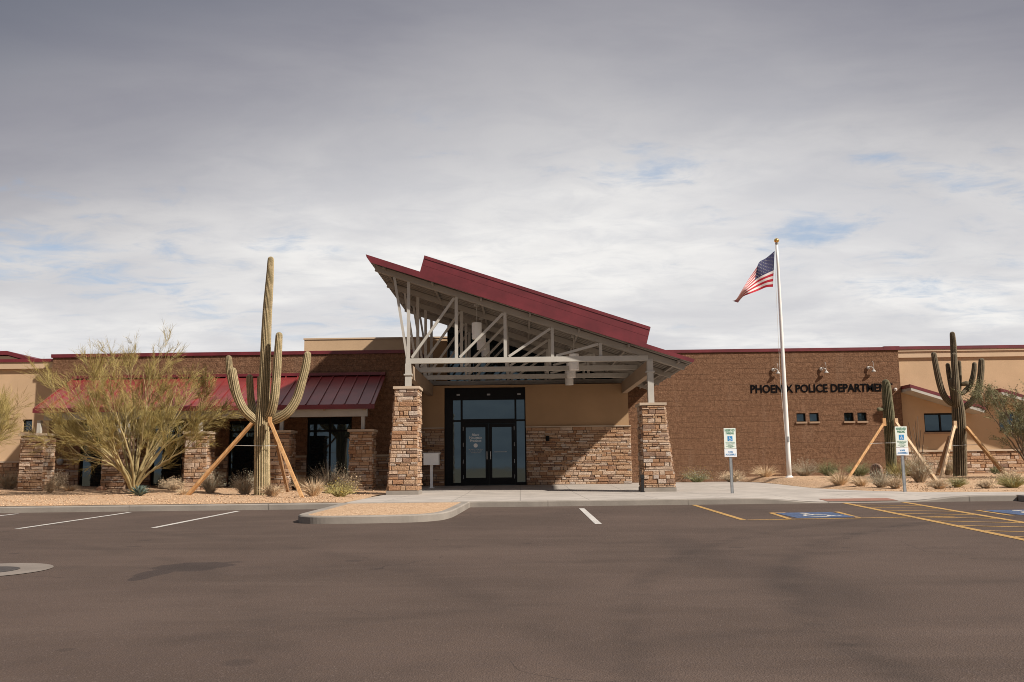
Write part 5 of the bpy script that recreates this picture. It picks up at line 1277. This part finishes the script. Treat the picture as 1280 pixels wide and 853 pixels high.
# ocotillo: bare wands
rr = random.Random(9); q = at(1150, 596, 31.5); q.z = gz(q.x, 31.5); mb = MB()
for u, v in ((1135, 527), (1141, 532), (1147, 521), (1151, 538), (1155, 542), (1133, 545), (1144, 526)):
    e_ = at(u, v, 31.5+rr.uniform(-.4, .4)); mid = q.lerp(e_, 0.5)+Vector((rr.uniform(-.05, .05), 0, 0.05))
    mb.tube([q, mid, e_], [0.018, 0.013, 0.006], 5)
oc = thing("ocotillo", q, "bare grey ocotillo wands rising beside the block wall corner", "ocotillo"); mb.build("wands", M['bark_dark'], oc, True)
# agave
p = gp(175, 620); ag = thing("agave", p, "blue green agave rosette in front of the palo verde stems", "agave")
rr = random.Random(3); mb = MB()
for i in range(34):
    az = i*2.39996; inc = rad(12+62*(i/34)); L_ = 0.34+0.12*(i/34); d = Vector((math.cos(az)*math.sin(inc), math.sin(az)*math.sin(inc), math.cos(inc))); side = Vector((-math.sin(az), math.cos(az), 0)); up = side.cross(d)
    if up.z < 0: up = -up
    r = []
    for f, w in ((0, .028), (.35, .042), (.75, .026), (1, .002)):
        c = p+d*L_*f+Vector((0, 0, -0.03*f*f)); r.append(mb.add([c-side*w+up*w*.35, c-up*w*.2, c+side*w+up*w*.35]))
    for a, b in zip(r, r[1:]): mb.face((a, a+1, b+1, b)); mb.face((a+1, a+2, b+2, b+1))
mb.build("leaves", M['agave'], ag)
# barrel cactus, rock, conduit
q = at(1096, 595, 30.0); q.z = gz(q.x, 30.0)
bc = thing("barrel_cactus", q, "round pinkish barrel cactus in gravel left of the single-stem saguaro", "barrel cactus")
ribbed([q+Vector((0, 0, -.05)), q+Vector((0, 0, .12)), q+Vector((0, 0, .26))], [0.19, 0.23, 0.2], 14, 2, 0.16).build("stem", M['barrel'], bc, True)
def rock(label, u, v, r, seed):
    p = gp(u, v); rr = random.Random(seed); mb = MB(); pr = []
    for i in range(7):
        a = math.pi*i/6; pr.append(mb.add([(p.x+r*1.3*math.sin(a)*math.cos(2*math.pi*k/10)*rr.uniform(.8, 1.15), p.y+r*math.sin(a)*math.sin(2*math.pi*k/10)*rr.uniform(.8, 1.15), p.z+r*0.35-r*0.75*math.cos(a)*rr.uniform(.85, 1.1)) for k in range(10)]))
    for a, b in zip(pr, pr[1:]):
        for k in range(10): mb.face((a+k, a+(k+1) % 10, b+(k+1) % 10, b+k))
    tag(mb.build("rock", M['rock']), label, "rock")
rock("small brown rock in gravel left of the palo verde base", 126.5, 613.5, 0.13, 1)
q = at(1041.5, 588.5, 33.5); mb = MB(); mb.tube([(q.x, 33.2, q.z), (q.x+0.02, 33.7, q.z)], [0.09, 0.09], 14, False); mb.tube([(q.x, 33.2, q.z), (q.x+0.02, 33.7, q.z)], [0.075, 0.075], 14, False); mb.tube([(q.x+0.01, 33.6, q.z), (q.x+0.01, 33.6, gz(q.x, 33.6)-0.1)], [0.05, 0.05], 10)
tag(mb.build("path_light", M['cornice']), "short round spotlight tube near the block wall below the square windows", "spotlight")
# loose pebbles
rr = random.Random(77); mb = MB()
def pebble(x, y, r):
    z = bedz(x, y) if x < -4 else gz(x, y); c = Vector((x, y, z+r*0.3)); k = mb.add([c+Vector((r*rr.uniform(.7, 1.3), 0, 0)), c+Vector((0, r, 0)), c+Vector((-r*rr.uniform(.7, 1.3), 0, 0)), c+Vector((0, -r, 0)), c+Vector((0, 0, r*rr.uniform(.5, .9))), c+Vector((0, 0, -r))])
    t_ = rr.random()
    for a, b in ((0, 1), (1, 2), (2, 3), (3, 0)): mb.face((k+a, k+b, k+4), t_); mb.face((k+b, k+a, k+5), t_)
for i in range(5000): pebble(-19+14.9*rr.random(), 20.3+10*rr.random()**1.4, rr.uniform(.01, .026))
for i in range(2500):
    x = 9.2+9*rr.random(); y = yfront(x)+0.1+8*rr.random(); pebble(x, y, rr.uniform(.01, .026))
tag(mb.build("gravel", M['gravel']), "loose tan gravel scattered over the planting beds", "gravel", kind='stuff')
